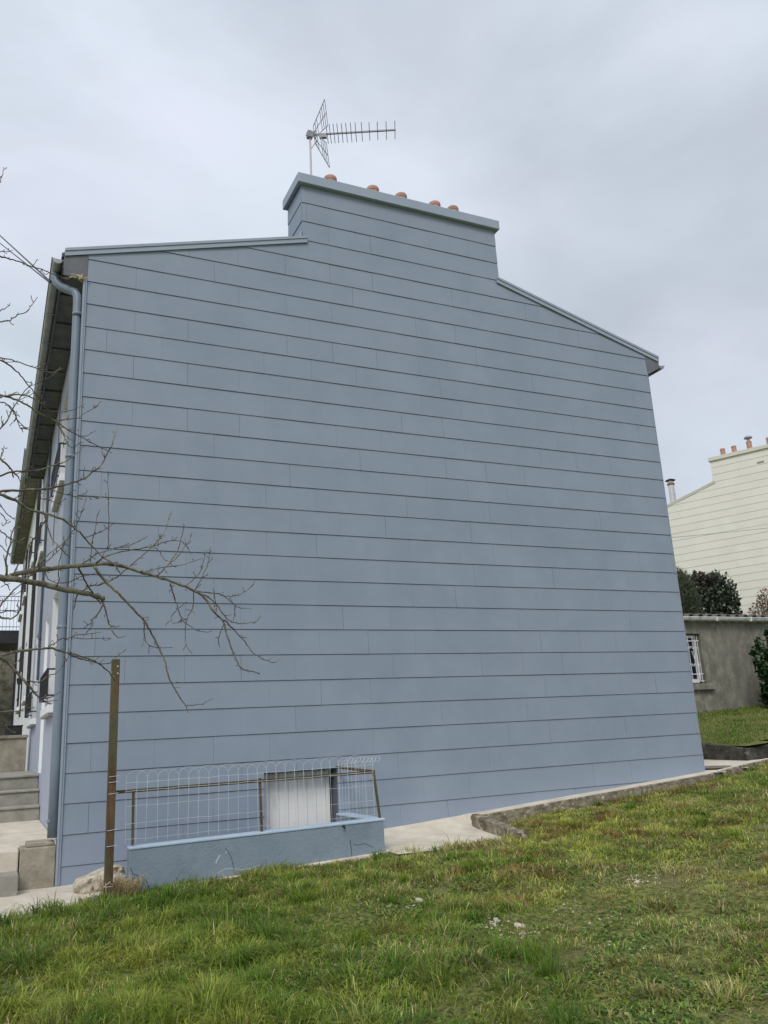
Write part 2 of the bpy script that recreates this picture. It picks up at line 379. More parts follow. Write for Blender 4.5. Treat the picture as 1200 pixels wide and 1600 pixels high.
# ------------------------------------------------------------------ gable house builder
H = .30; ZB = 2.58          # row line k has z = k*H + ZB
W = 8.746; CX0, CX1 = 2.785, 5.985; CTOP = 8.86; RIDGE = W / 2; SLOPE = .283
def roof_z(x): return 7.085 + SLOPE * (min(x, W - x) + .25)
def tiles(mb, mb_gap, xlo, xhi, kmin, kmax, opening=None, y=0.0, zmin=-.2, full=True):
    PX = .65
    for k in range(kmin, kmax):
        z0 = k * H + ZB; z1 = z0 + H - .0048
        off = .57 if k % 2 == 0 else .25
        i0 = int(math.floor((xlo - off) / PX)) - 1
        for i in range(i0, i0 + int((xhi - xlo) / PX) + 4):
            xa = off + i * PX; g = random.choice([0, 0, .0006, .0008, .0012, .0018, .0026, .0034])
            xb = xa + PX - g
            a, b = max(xa, xlo), min(xb, xhi)
            if b - a < .01: continue
            segs = [(a, b)]
            if z1 > roof_z(CX0) and full:
                segs = []
                cuts = sorted([a, b] + [c for c in (CX0, CX1) if a < c < b])
                for q in range(len(cuts) - 1): segs.append((cuts[q], cuts[q + 1]))
            sh = 1 + random.uniform(-.012, .012)
            tilt = random.uniform(-.001, .001)
            for (sa, sb) in segs:
                poly = [(sa, z0), (sb, z0), (sb, z1), (sa, z1)]
                mid = (sa + sb) / 2
                if CX0 - .001 <= mid <= CX1 + .001 and full:
                    poly = clip(poly, 0, 1, CTOP + .02)
                elif full:
                    poly = clip(poly, -SLOPE, 1, 7.085 + SLOPE * .25 - .004)
                    poly = clip(poly, SLOPE, 1, 7.085 + SLOPE * (.25 + W) - .004)
                poly = clip(poly, 0, -1, -zmin)
                polys = [poly] if len(poly) > 2 and area(poly) > 1e-4 else []
                if opening: polys = sub_rect(polys, *opening)
                for p in polys:
                    n = len(p)
                    yf = [y - .016 + .009 * (q[1] - z0) / H + tilt for q in p]
                    v = [(q[0], yy, q[1]) for q, yy in zip(p, yf)] + [(q[0], y + .004, q[1]) for q in p]
                    fs = [tuple(range(n))] + [(j, j + n, (j + 1) % n + n, (j + 1) % n) for j in range(n)]
                    mb.add(v, fs, 0, sh)

def gable_house(name, loc, rz, label, M_t, M_g, M_trim, M_wallrest, M_front, kmin, openings=(), door=None, depth=8.9, zoff=0, detail=True, pots=None, zbase=-1.2, potmat=None):
    root = empty(name, loc, rz, label, 'house', 'slate clad gable houses')
    # cladding
    mb = MB(); tiles(mb, None, 0.0, W, kmin, 22, opening=door)
    o = mb.build('slate_cladding', [M_t], root, shade=True)
    # structural shell
    mb = MB()
    y0 = .004 + .001
    def gpoly(yv, th):
        op = [(0, zbase), (W, zbase), (W, roof_z(W) - .02), (CX1, roof_z(CX1) - .02), (CX1, CTOP), (CX0, CTOP), (CX0, roof_z(CX0) - .02), (0, roof_z(0) - .02)]
        ps = [[(0, zbase), (CX0, zbase), (CX0, roof_z(CX0) - .03), (0, roof_z(0) - .03)],
              [(CX0, zbase), (CX1, zbase), (CX1, roof_z(CX0) - .03), (CX0, roof_z(CX0) - .03)],
              [(CX1, zbase), (W, zbase), (W, roof_z(0) - .03), (CX1, roof_z(CX0) - .03)]]
        if door: ps = sub_rect(ps, *door)
        for p in ps:
            n = len(p)
            v = [(q[0], yv, q[1]) for q in p] + [(q[0], yv + th, q[1]) for q in p]
            mb.add(v, [tuple(range(n)), tuple(range(2 * n - 1, n - 1, -1))] + [(j, j + n, (j + 1) % n + n, (j + 1) % n) for j in range(n)], 1)
    gpoly(y0, .25)
    # front wall (local x=0), openings as (y0,y1,z0,z1)
    ps = [[(.256, zbase), (depth, zbase), (depth, 6.97), (.256, 6.97)]]
    for op in openings: ps = sub_rect(ps, *op)
    for p in ps:
        n = len(p); v = [(0, q[0], q[1]) for q in p] + [(.28, q[0], q[1]) for q in p]
        mb.add(v, [tuple(range(n - 1, -1, -1)), tuple(range(n, 2 * n))] + [(j, (j + 1) % n, (j + 1) % n + n, j + n) for j in range(n)], 0)
    mb.box(W - .25, W, .26, depth, zbase, 6.97, 0)
    mb.box(.28, W - .25, depth - .25, depth, zbase, 7.0, 0)
    mb.build('wall', [M_front, M_g], root)
    # roof slabs
    rf = MB(); yb = .02
    for s in (0, 1):
        fx = (lambda x: x) if s == 0 else (lambda x: W - x)
        def P(x, y, up): return (fx(x), y, roof_z(x) + up)
        x0, x1 = -.30, RIDGE
        v = [P(x0, yb, -.005), P(x1, yb, -.005), P(x0, depth, -.005), P(x1, depth, -.005), P(x0, yb, .07), P(x1, yb, .07), P(x0, depth, .07), P(x1, depth, .07)]
        v = [(fx(a), y, 7.085 + SLOPE * (a + .25) + u) for (a, y, u) in [(x0, yb, -.005), (x1, yb, -.005), (x0, depth, -.005), (x1, depth, -.005), (x0, yb, .052), (x1, yb, .052), (x0, depth, .052), (x1, depth, .052)]]
        rf.hexa(v, 0)
    roof = rf.build('roof', [M_roof], root)
    # verge trims: an L profile of painted metal along each rake
    for s in (0, 1):
        vt = MB()
        fx = (lambda x: x) if s == 0 else (lambda x: W - x)
        xe = CX0 + .06 if s == 0 else CX0 + .03
        def q(x, u): return 7.085 + SLOPE * (x + .25) + u
        for (ya, ybb, ua, ub) in ((-.035, -.020, -.022, .062), (-.046, -.0355, .040, .066), (-.0455, .14, .067, .077)):
            yend = ybb
            a0, a1 = -.27, xe
            if ybb > .1: a1 = CX0 - .004
            v = [(fx(a), y, q(a, u)) for (a, y, u) in [(a0, ya, ua), (a1, ya, ua), (a0, yend, ua), (a1, yend, ua), (a0, ya, ub), (a1, ya, ub), (a0, yend, ub), (a1, yend, ub)]]
            vt.hexa(v, 0)
        vt.build('verge_trim', [M_trim], roof)
    # soffits
    for s in (0, 1):
        sf = MB()
        fx = (lambda a, b: (a, b)) if s == 0 else (lambda a, b: (W - b, W - a))
        a, b = fx(-.262, -.001)
        nb = int(depth / .75)
        for j in range(nb):
            ya = .03 + j * depth / nb; yb2 = ya + depth / nb - .012
            dz = random.uniform(-.006, .006)
            sf.box(a, b, ya, yb2 - .02, 7.0 + dz, 7.012 + dz, 0)
            a2, b2 = fx(-.26, -.002); sf.box(a2, b2, yb2 - .045, yb2 + .01, 6.97, 6.999 + dz - .001, 0)
        a, b = fx(-.29, -.264); sf.box(a, b, .03, depth, 6.93, 7.04, 0)
        sf.build('soffit', [M_soffit], roof)
    for s in (0, 1):
        fx = (lambda a: a) if s == 0 else (lambda a: W - a)
        zt = lambda a: 7.085 + SLOPE * (a + .25) - .024
        zo = 6.81 if s == 0 else 6.955
        q = MB(); q.hexa([(fx(a), y, z) for (a, y, z) in [(-.275, -.016, zo), (-.003, -.016, 6.80), (-.275, .003, zo), (-.003, .003, 6.80), (-.275, -.016, zt(-.275)), (-.003, -.016, zt(-.003)), (-.275, .003, zt(-.275)), (-.003, .003, zt(-.003))]])
        q.build('eave_end', [M_eave], roof)
    # gutters
    for s in (0, 1):
        g = MB(); gxc = -.345 if s == 0 else W + .345; rr = .055; n = 9; zc = 7.01
        prof = []
        for k in range(n + 1):
            a = math.pi + math.pi * k / n; prof.append((gxc + rr * math.cos(a), zc + rr * math.sin(a)))
        prof.insert(0, (prof[0][0] - .008, zc + .012)) if s == 0 else prof.append((prof[-1][0] + .008, zc + .012))
        m_ = len(prof)
        v = [(p[0], .0, p[1]) for p in prof] + [(p[0], depth, p[1]) for p in prof]
        g.add(v, [(i, i + 1, i + 1 + m_, i + m_) for i in range(m_ - 1)] + [tuple(range(m_)), tuple(range(2 * m_ - 1, m_ - 1, -1))], 0)
        ie = 0 if s == 0 else -1
        ex = gxc - rr - .006 if s == 0 else gxc + rr + .006
        g.tube([(ex, .0, zc + .012), (ex, depth, zc + .012)], .009, 6)
        for j in range(int(depth / .9)):
            g.box(gxc - rr - .004, gxc + rr + .004, .4 + j * .9, .425 + j * .9, zc - rr - .006, zc - rr + .002, 0)
        g.build('gutter', [M_zinc], roof, smooth=False)
    # corner trims
    ct = MB()
    ct.box(-.046, -.004, -.022, -.0065, -.2, 6.79, 0); ct.box(-.0465, -.034, -.0060, .10, -.2, 6.79, 0)
    ct.box(-.033, -.026, -.034, -.0225, -.2, 6.79, 0)
    ct.box(-.010, -.004, -.030, -.0225, -.2, 6.79, 0)
    ct.build('corner_trim', [M_trim], root); ct = MB()
    ct.box(W + .003, W + .012, -.014, .05, -.2, 6.79, 0)
    ct.build('corner_trim', [M_trim], root)
    # chimney
    ch = MB(); cd_ = .58
    ch.box(CX0 + .006, CX1 - .006, .006, cd_, 7.4, CTOP, 1)
    t2 = MB()
    tiles(t2, None, 0.0, cd_, 16, 22, full=False, zmin=7.86)
    for (vx, vy, vz) in t2.v: ch.v.append((CX0 + vy + .004, vx, min(vz, CTOP)))
    o_ = len(ch.v) - len(t2.v)
    for f_, sh in zip(t2.f, t2.sh): ch.f.append(tuple(o_ + i for i in reversed(f_))); ch.mi.append(0); ch.sh.append(sh)
    chim = ch.build('chimney', [M_t, M_g], root, shade=True)
    cp = MB(); cp.box(CX0 - .065, CX1 + .065, -.075, cd_ + .06, CTOP + .002, CTOP + .155, 0)
    cp.build('chimney_cap', [M_trim], chim, bevel=.008)
    fl = MB(); fl.box(CX0 - .03, CX0 - .002, -.0, cd_ + .06, roof_z(CX0) - .0, roof_z(CX0) + .16, 0)
    fl.build('flashing', [M_trim], chim)
    for (px_, pyy, rr, hh, cowl) in pots:
        p_ = MB(); zt = CTOP + .155
        p_.lathe((px_, pyy, zt), [(rr * 1.12, 0), (rr * 1.12, .03), (rr, .04), (rr * .92, hh - .08), (rr * 1.0, hh - .07), (rr * 1.02, hh - .035), (rr * .94, hh - .012), (rr * .8, hh), (rr * .62, hh + .002), (rr * .6, hh - .05)], 20)
        if cowl:
            p_.lathe((px_, pyy, zt + hh), [(rr * .5, .0), (rr * .5, .12), (rr * 1.5, .13), (rr * 1.4, .17), (rr * .8, .22), (.01, .24)], 20, 1)
        p_.build('chimney_pot', [M_terra, M_zinc], chim, smooth=False)
    return root, roof

win = [(2.1, 3.5, 1.88, 3.5), (2.1, 3.5, 4.95, 6.5), (6.6, 8.1, 1.88, 3.5), (6.6, 8.1, 4.95, 6.5)]
dr = (4.15, 5.05, 1.0, 3.4)
pots = [(3.36, .3, .098, .335, 0), (4.05, .3, .098, .335, 0), (4.53, .3, .095, .335, 0), (5.12, .3, .095, .335, 0), (5.45, .3, .092, .335, 0)]
blue, blue_roof = gable_house('terraced_house', (0, 0, 0), 0, 'blue-grey slate-clad gable house with five clay chimney pots and aerial', M_slate, M_joint, M_bluetrim, M_lilac, M_lilac,
                   -9, openings=win + [dr], door=(2.127, 3.02, -3, .95), pots=pots)

def window_unit(parent, y0, y1, z0, z1, guard=True, xf=0.0, glassx=.19, white=M_white):
    f = MB(); g = .003
    f.box(xf + .003, xf + .27, y1 - .014, y1 - g, z0 + g, z1 - g, 0)      # far reveal lining
    f.box(xf + .003, xf + .27, y0 + g, y0 + .014, z0 + g, z1 - g, 0)
    f.box(xf + .003, xf + .27, y0 + .0145, y1 - .0145, z1 - .016, z1 - g, 0)
    fx = xf + glassx
    f.box(fx, fx + .05, y0 + .015, y0 + .075, z0 + .04, z1 - .017, 0); f.box(fx, fx + .05, y1 - .075, y1 - .015, z0 + .04, z1 - .017, 0)
    f.box(fx, fx + .05, y0 + .076, y1 - .076, z1 - .08, z1 - .017, 0); f.box(fx, fx + .05, y0 + .076, y1 - .076, z0 + .04, z0 + .1, 0)
    ym = (y0 + y1) / 2; f.box(fx - .004, fx + .046, ym - .04, ym + .04, z0 + .101, z1 - .081, 0)
    fr = f.build('window', [white], parent)
    p = MB(); p.box(fx + .02, fx + .03, y0 + .06, y1 - .06, z0 + .09, z1 - .07, 0); p.build('pane', [M_glass], fr)
    s = MB(); s.box(xf - .085, xf + .185, y0 - .12, y1 + .12, z0 - .10, z0 - .001, 0); s.box(xf - .075, xf - .002, y0 - .10, y1 + .10, z0 - .125, z0 - .1005, 1)
    s.build('sill', [white, M_beigeunder], fr, bevel=.006)
    if guard:
        b = MB(); za, zb = z0 + .12, z0 + .45; xo = xf - .10
        for z in (za, zb):
            b.bar((xo, y0 - .06, z), (xo, y1 + .06, z), .022, .022)
            b.bar((xo + .012, y0 - .06, z), (xf - .001, y0 - .06, z), .02, .02); b.bar((xo + .012, y1 + .06, z), (xf - .001, y1 + .06, z), .02, .02)
        nb = 15
        for k in range(nb + 1):
            y = y0 - .06 + (y1 - y0 + .12) * k / nb
            w_ = .024 if k in (0, nb) else .012
            b.bar((xo, y, za + .012), (xo, y, zb - .012), w_, w_)
        b.build('window_guard', [M_black], fr)
    return fr
for k_, q in enumerate(win): window_unit(blue, *q)
# front door of the blue house
d_ = MB(); y0, y1, z0, z1 = dr
d_.box(.003, .27, y1 - .014, y1 - .003, z0, z1 - .003); d_.box(.003, .27, y0 + .003, y0 + .014, z0, z1 - .003); d_.box(.003, .27, y0 + .0145, y1 - .0145, z1 - .016, z1 - .003)
d_.box(.18, .23, y0 + .015, y1 - .015, z0 + .02, z1 - .017); 
for zz in (z0 + .25, z0 + 1.2): d_.box(.172, .1795, y0 + .15, y1 - .15, zz, zz + .7)
dd = d_.build('door', [M_white], blue)
h_ = MB(); h_.tube([(.17, y0 + .09, z0 + 1.05), (.12, y0 + .09, z0 + 1.05), (.12, y0 + .2, z0 + 1.05)], .009, 6); h_.build('handle', [M_zinc], dd)

# downpipe at the corner, with swan neck and collars
dp = MB()
neck = [(-.345, .26, 6.97), (-.345, .26, 6.90), (-.335, .25, 6.84), (-.28, .21, 6.77), (-.20, .15, 6.71), (-.125, .09, 6.66), (-.10, .075, 6.60), (-.095, .07, 6.5)]
dp.tube(neck + [(-.092, .06, 5.0), (-.090, .05, 3.0), (-.090, .05, 1.2), (-.088, .045, .46)], .050, 16)
for z in (6.35, 4.55, 2.6, .62):
    dp.tube([(-.091, .056, z - .02), (-.091, .056, z + .02)], .056, 16)
    dp.box(-.045, -.034, .056, .07, z - .012, z + .012)
dp.build('downpipe', [M_bluemetal], blue, smooth=True)
tp = MB(); tp.tube([(-.028, 6.1, 6.9), (-.030, 6.1, 2.5)], .022, 8); tp.tube([(-.012, 4.0, 6.9), (-.012, 4.0, 4.4)], .006, 6)
for z in (6.0, 4.6, 3.2): tp.box(-.05, -.001, 6.07, 6.13, z, z + .02)
tp.build('conduit', [M_reveal], blue)
br = MB()       # knot of pale cable fixings under the eave
for k in range(26):
    a = Vector((-.10 + random.uniform(-.06, .05), -.03 + random.uniform(-.02, .02), 6.80 + random.uniform(-.02, .025)))
    b = a + Vector((random.uniform(-.09, .09), random.uniform(-.03, .03), random.uniform(-.035, .035)))
    br.tube([a, (a + b) / 2 + Vector((0, 0, random.uniform(-.01, .02))), b], random.choice([.004, .006, .010]), 5)
br.build('cable_fixing', [mat('straw_fixing', (.42, .36, .24), (.6, .52, .38), scale=30, rough=.9)], blue)

# basement door in the gable
bd = MB(); bd.box(2.13, 2.94, .20, .345, -1.0, .93)
for k in range(7): bd.box(2.135 + k * .115, 2.135 + k * .115 + .108, .190, .1995, -1.0, .92)
bd.box(2.94, 2.985, .17, .36, -1.0, .94)
bdo = bd.build('basement_door', [M_door], blue)
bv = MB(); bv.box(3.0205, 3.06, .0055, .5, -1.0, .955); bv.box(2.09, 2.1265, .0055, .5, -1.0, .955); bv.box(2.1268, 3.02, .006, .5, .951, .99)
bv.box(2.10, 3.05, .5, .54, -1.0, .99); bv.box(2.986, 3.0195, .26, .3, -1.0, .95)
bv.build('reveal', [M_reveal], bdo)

# ------------------------------------------------------------------ TV aerial
ant = empty('tv_aerial', (3.18, .62, 9.015), 0, 'TV aerial with grid reflector on a mast behind the blue chimney', 'aerial')
mt = MB(); mt.tube([(0, 0, 0), (.004, 0, 1.30)], .017, 8); mt.tube([(.0, 0, 1.0), (.11, .0, 1.20)], .008, 6)
mt.build('mast', [mat('pale_mast', (.5, .47, .48), (.58, .55, .56), scale=9, rough=.5)], ant)
ROT_ = -26
e3 = at(2, 10.29, 618, 203); s3 = at(2, 10.29, 485, 210)
# boom leaves the mast head and runs horizontally
s3 = np.array([3.18, .62, 10.29]); 
u = e3 - s3; u[2] = 0; BL = float(np.hypot(u[0], u[1])); u = u / BL; vv = np.array([-u[1], u[0], 0])
def AP(a, b, c): return tuple((u * a + vv * b + np.array([0, 0, 1.275 + c])).tolist())
bm_ = MB(); bm_.bar(AP(-.06, 0, 0), AP(BL, 0, 0), .022, .022); bm_.box(-.04, .04, -.04, .04, 1.22, 1.33)
bm_.bar(AP(.15, 0, -.035), AP(.26, 0, -.035), .05, .07)
bm_.build('boom', [M_ant], ant)
offs = [.30, .355, .42, .485, .56, .635, .715, .795, .90, 1.03, 1.17, 1.32, 1.47]; sc_ = BL / 1.48
for a in offs:
    q = MB(); L_ = .215 if a < 1.0 else .20; q.tube([AP(a * sc_, -L_, 0), AP(a * sc_, L_, 0)], .0055, 6); q.build('director', [M_ant], ant)
def pxy(P):
    d = (np.array(P) - CAM) @ RM; return np.array([600 + F * d[0] / d[1], 800 - F * d[2] / d[1]])
_h = np.array([3.18, .62, 10.29]); PV = abs((pxy(_h + vv * .5) - pxy(_h - vv * .5))[1])
for s in (1, -1):
    q = MB()
    for k in range(8):
        t = k / 7; a = .07 + .20 * t; c = s * (.05 + .34 * t); hl = (9 + 11 * t) / PV
        if k == 3: continue
        q.tube([AP(a, -hl, c), AP(a, hl, c)], .0045, 5)
    for bb in (-1, 0, 1):
        q.tube([AP(.07, bb * 9 / PV, s * .05), AP(.27, bb * 20 / PV, s * .39)], .0065, 5)
    q.tube([AP(.05, 0, 0), AP(.09, 0, s * .07)], .012, 5)
    q.build('reflector', [M_ant], ant)

# ------------------------------------------------------------------ white terraced neighbour (beyond)
wh = empty('terraced_house', (0, 8.92, 0), 0, 'white rendered house joined to the far end of the blue house, roof stepped higher', 'house')
D2 = 12.2; z2 = .62
mb = MB(); ps = [[(0.01, -1), (D2, -1), (D2, 6.97 + z2), (0.01, 6.97 + z2)]]
w2 = [(1.6, 3.0, 2.5, 4.12), (1.6, 3.0, 5.57, 7.12), (6.2, 7.6, 2.5, 4.12), (6.2, 7.6, 5.57, 7.12), (9.6, 11.0, 5.57, 7.12), (4.1, 5.0, 1.62, 4.0)]
for op in w2: ps = sub_rect(ps, *op)
for p in ps:
    n = len(p); v = [(0, q[0], q[1]) for q in p] + [(.28, q[0], q[1]) for q in p]
    mb.add(v, [tuple(range(n - 1, -1, -1)), tuple(range(n, 2 * n))] + [(j, (j + 1) % n, (j + 1) % n + n, j + n) for j in range(n)], 0)
mb.box(W - .25, W, .01, D2, -1, 6.97 + z2); mb.box(.28, W - .25, D2 - .25, D2, -1, 7.0 + z2)
# stepped party gable above the blue roof
v = [(.0, .01, 6.9), (W, .01, 6.9), (0, .2, 6.9), (W, .2, 6.9), (0, .01, 7.1 + z2), (W, .01, 7.1 + z2), (0, .2, 7.1 + z2), (W, .2, 7.1 + z2)]
mb.hexa(v); mb.hexa([(0.3, .01, 7.1 + z2), (W - .3, .01, 7.1 + z2), (.3, .2, 7.1 + z2), (W - .3, .2, 7.1 + z2), (RIDGE - .05, .01, 8.3 + z2), (RIDGE + .05, .01, 8.3 + z2), (RIDGE - .05, .2, 8.3 + z2), (RIDGE + .05, .2, 8.3 + z2)])
mb.build('wall', [M_whiter], wh)
rf = MB()
for s in (0, 1):
    fx = (lambda x: x) if s == 0 else (lambda x: W - x)
    rf.hexa([(fx(a), y, 7.085 + z2 + SLOPE * (a + .25) + u_) for (a, y, u_) in [(-.30, 0, 0), (RIDGE, 0, 0), (-.30, D2, 0), (RIDGE, D2, 0), (-.30, 0, .07), (RIDGE, 0, .07), (-.30, D2, .07), (RIDGE, D2, .07)]])
r2_ = rf.build('roof', [M_roof], wh)
sf = MB()
for j in range(16):
    ya = .02 + j * D2 / 16; sf.box(-.26, -.001, ya, ya + D2 / 16 - .03, 6.975 + z2, 6.99 + z2)
sf.box(-.29, -.262, 0, D2, 6.93 + z2, 7.04 + z2)
sf.build('soffit', [mat('pale_soffit', (.17, .16, .14), (.27, .255, .22), scale=4, rough=.9)], r2_)
g = MB(); n = 8; prof = [(-.345 + .055 * math.cos(math.pi + math.pi * k / n), 7.01 + z2 + .055 * math.sin(math.pi + math.pi * k / n)) for k in range(n + 1)]
m_ = len(prof); g.add([(p[0], 0, p[1]) for p in prof] + [(p[0], D2, p[1]) for p in prof], [(i, i + 1, i + 1 + m_, i + m_) for i in range(m_ - 1)] + [tuple(range(m_))])
g.tube([(-.408, 0, 7.02 + z2), (-.408, D2, 7.02 + z2)], .009, 6)
g.build('gutter', [M_zinc], r2_)
dp = MB(); dp.tube([(-.30, .5, 6.98 + z2), (-.2, .5, 6.9 + z2), (-.06, .5, 6.75 + z2), (-.05, .5, 6.5 + z2), (-.05, .5, 2.0)], .038, 10); dp.build('downpipe', [M_black], wh)
dp = MB(); dp.tube([(-.03, 5.3, 6.4), (-.03, 5.3, 2.2)], .018, 8); dp.build('downpipe', [M_black], wh)
dp = MB(); dp.tube([(-.04, 6.0, 5.4), (-.04, 6.0, 3.4)], .022, 8); dp.build('downpipe', [M_black], wh)
for q in w2[:5]:
    fr = window_unit(wh, *q, guard=(q[2] > 5 and q[0] < 8))
    for (ya, yb_) in (((q[1] + .03, q[1] + .5),) if q[0] > 5 else ()):
        sh_ = MB(); sh_.box(-.04, -.008, ya, yb_, q[2] - .0, q[3]); 
        for z in (q[2] + .25, q[3] - .25): sh_.box(-.055, -.041, ya + .02, yb_ - .02, z, z + .06)
        sh_.build('shutter', [M_black], fr)
q = w2[5]; d_ = MB(); d_.box(.15, .2, q[0], q[1], q[2], q[3]); d_.build('door', [M_black], wh)
for (y, z) in ((3.6, 3.0),):
    l_ = MB(); l_.tube([(-.001, y, z), (-.09, y, z + .02)], .012, 6); l_.lathe((-.13, y, z - .1), [(.05, 0), (.075, .13), (.02, .19)], 8); l_.build('wall_lantern', [M_black], wh)

# ------------------------------------------------------------------ entrance steps, cheek block, low wall, planter
st = empty('concrete_steps', (-1.5, 2, 0), 0, 'worn concrete entrance steps and landing left of the blue corner', 'steps')
def loc(o, p): o.location = (-p.location[0], -p.location[1], -p.location[2]); return o
mb = MB(); jx = lambda: random.uniform(-.004, .004)
mb.box(-3.2, -.004, .36, 3.98, -.3, .375); mb.box(-3.2, -.395, .02, .36, -.3, .374)
loc(mb.build('landing', [M_conc], st, bevel=.012), st)
for (a, b, z) in ((3.98, 4.33, .575), (4.33, 4.69, .785), (4.69, 7.98, .985)):
    mb = MB(); mb.box(-3.2, -.004, a, b, -.3, z - .035); mb.box(-3.22, -.004, a - .025, b - (.026 if b < 7 else 0), z - .0345, z); loc(mb.build('step', [M_conc3], st, bevel=.01), st)
mb = MB(); mb.box(-3.2, -.395, -.27, .0195, -.3, .185); loc(mb.build('step', [M_conc3], st, bevel=.012), st)
mb = MB(); mb.box(-.385, -.05, .0, .355, -.2, .385); mb.box(-.33, -.06, .03, .30, .3855, .43); loc(mb.build('cheek_block', [M_conc2], st, bevel=.012), st)
lw = MB(); lw.box(-5, -.07, 8.0, 8.2, .2, 1.58); lw.box(-5, -.05, 7.97, 8.24, 1.5805, 1.64)
tag(lw.build('low_wall', [M_conc2], bevel=.01), 'beige cracked low wall at the top of the entrance steps', 'wall')
pb = MB(); x0, x1 = -.46, -.16
pb.box(x0, x1, 8.0, 8.16, 1.642, 1.80); pb.box(x0 - .012, x1 + .012, 7.985, 8.175, 1.8005, 1.82)
tag(pb.build('planter_box', [M_black]), 'black planter box on the beige low wall', 'planter')
for k in range(5):
    pass
# deck on posts beyond the white house
dk = empty('balcony', (-.2, 21.6, 0), 0, 'dark raised balcony with thin mesh railing beyond the white house', 'balcony')
YD = 21.6
c0 = at(1, YD, 31, 985); zt = c0[2]; zb_ = at(1, YD, 30, 1005)[2]; zr = at(1, YD, 25, 932)[2]; xr = float(c0[0])
def dloc(o): o.location = (.2, -21.6, 0); return o
mb = MB(); mb.box(-6, xr, YD, YD + 2.5, zb_, zt); dloc(mb.build('deck', [M_black], dk))
for x in (xr - .10, -3, -5.9): mb = MB(); mb.box(x - .0, x + .12, YD + .02, YD + .14, 1.7, zb_ - .002); dloc(mb.build('post', [M_black], dk))
mb = MB()
for z in (zt + .12, (zt + zr) / 2 + .1, zr - .15, zr): mb.tube([(-6, YD, z), (xr, YD, z)], .012, 6)
for k in range(56): x = xr - k * .11; mb.tube([(x, YD, zt), (x, YD, zr)], .012 if k % 8 == 0 else .006, 6)
dloc(mb.build('railing', [M_black], dk))
sw = MB(); YS = 25.5; za = at(1, YS, 0, 1110)[2]; zc_ = at(1, YS, 0, 1022)[2]
nx, nz = 50, 18
v = []; f = []
for j in range(nz + 1):
    for i in range(nx + 1):
        x = -9 + 9.3 * i / nx; z = .5 + (zc_ - .5) * j / nz
        v.append((x, YS - .12 * float(fbm(x * 3, z * 3, 21, 3)), z + (.12 * float(fbm(x * 2, 1, 4)) if j == nz else 0)))
for j in range(nz):
    for i in range(nx): a = j * (nx + 1) + i; f.append((a, a + 1, a + nx + 2, a + nx + 1))
sw.add(v, f); sw.box(-9, .3, YS + .0, YS + .4, .5, zc_)
tag(sw.build('stone_wall', [M_stone]), 'rough grey-brown stone wall far off under the balcony', 'wall')

# ------------------------------------------------------------------ stairwell wall, railing, post
sw = empty('stairwell_wall', (1.8, -1.0, 0), 0, 'low blue rendered wall guarding the basement stairs', 'wall')
def sloc(o): o.location = (-1.8, 1.0, 0); return o
mb = MB(); YF = -1.05
nx = 60; v = []; f = []
def wallbox(mb, x0, x1, y0, y1, za, zb, z1a, z1b):
    mb.hexa([(x0, y0, za), (x1, y0, zb), (x0, y1, za), (x1, y1, zb), (x0, y0, z1a), (x1, y0, z1b), (x0, y1, z1a), (x1, y1, z1b)])
wallbox(mb, .515, 3.12, YF, YF + .15, -1.2, -1.2, .382, .418)
mb.box(2.985, 3.12, YF + .1505, -.002, -1.2, .418)
sloc(mb.build('wall', [M_bluerender], sw, bevel=.008))
mb = MB(); wallbox(mb, .51, 3.135, YF - .008, YF + .158, .3825, .4185, .408, .446); mb.box(2.98, 3.13, YF + .1585, -.022, .4186, .445)
sloc(mb.build('coping', [M_copeblue], sw, bevel=.008))
mb = MB()
for k in range(7): mb.box(.62 + k * .22, .62 + (k + 1) * .22 - .001, YF + .152, -.002, -1.15, -.05 - k * .15)
mb.box(2.17, 2.98, YF + .152, -.002, -1.15, -1.0)
sloc(mb.build('stair', [M_conc3], sw))
mb = MB(); wallbox(mb, .9, 3.15, YF - .055, YF - .001, -.3, -.3, .035, .118)
sloc(mb.build('footing', [M_conc], sw, bevel=.008))
# cracks and scuffs on the face
def ribbon(pts, w_, m, name):
    q = MB()
    P = [at(1, YF - .0015, *p) for p in pts]
    for a, b in zip(P[:-1], P[1:]):
        d = b - a; L_ = np.hypot(d[0], d[2]); nx_, nz_ = -d[2] / L_ * w_ / 2, d[0] / L_ * w_ / 2
        q.add([(a[0] - nx_, YF - .0015, a[2] - nz_), (b[0] - nx_, YF - .0015, b[2] - nz_), (b[0] + nx_, YF - .0015, b[2] + nz_), (a[0] + nx_, YF - .0015, a[2] + nz_)], [(0, 1, 2, 3)])
    return sloc(q.build(name, [m], sw))
ribbon([(352, 1325), (358, 1332), (362, 1342), (366, 1360)], .006, M_crack, 'crack')
ribbon([(547, 1312), (549, 1328), (550, 1343)], .008, M_crack, 'crack')
ribbon([(552, 1320), (562, 1320), (570, 1318), (577, 1321), (584, 1324)], .005, M_crack, 'crack')
ribbon([(204, 1356), (208, 1366), (216, 1368), (224, 1372), (230, 1378), (233, 1390)], .006, M_crack, 'crack')
ribbon([(203, 1375), (212, 1370), (222, 1378), (228, 1386)], .004, M_crack, 'crack')
ribbon([(210, 1385), (216, 1377), (225, 1374)], .003, M_crack, 'crack')
ribbon([(337, 1349), (340, 1342), (344, 1336)], .012, M_scuff, 'scuff')
ribbon([(353, 1334), (355, 1330), (354, 1326)], .006, M_scuff, 'scuff')
ribbon([(340, 1364), (352, 1358), (362, 1357), (376, 1359), (392, 1357), (407, 1351)], .006, M_scuff, 'scuff')
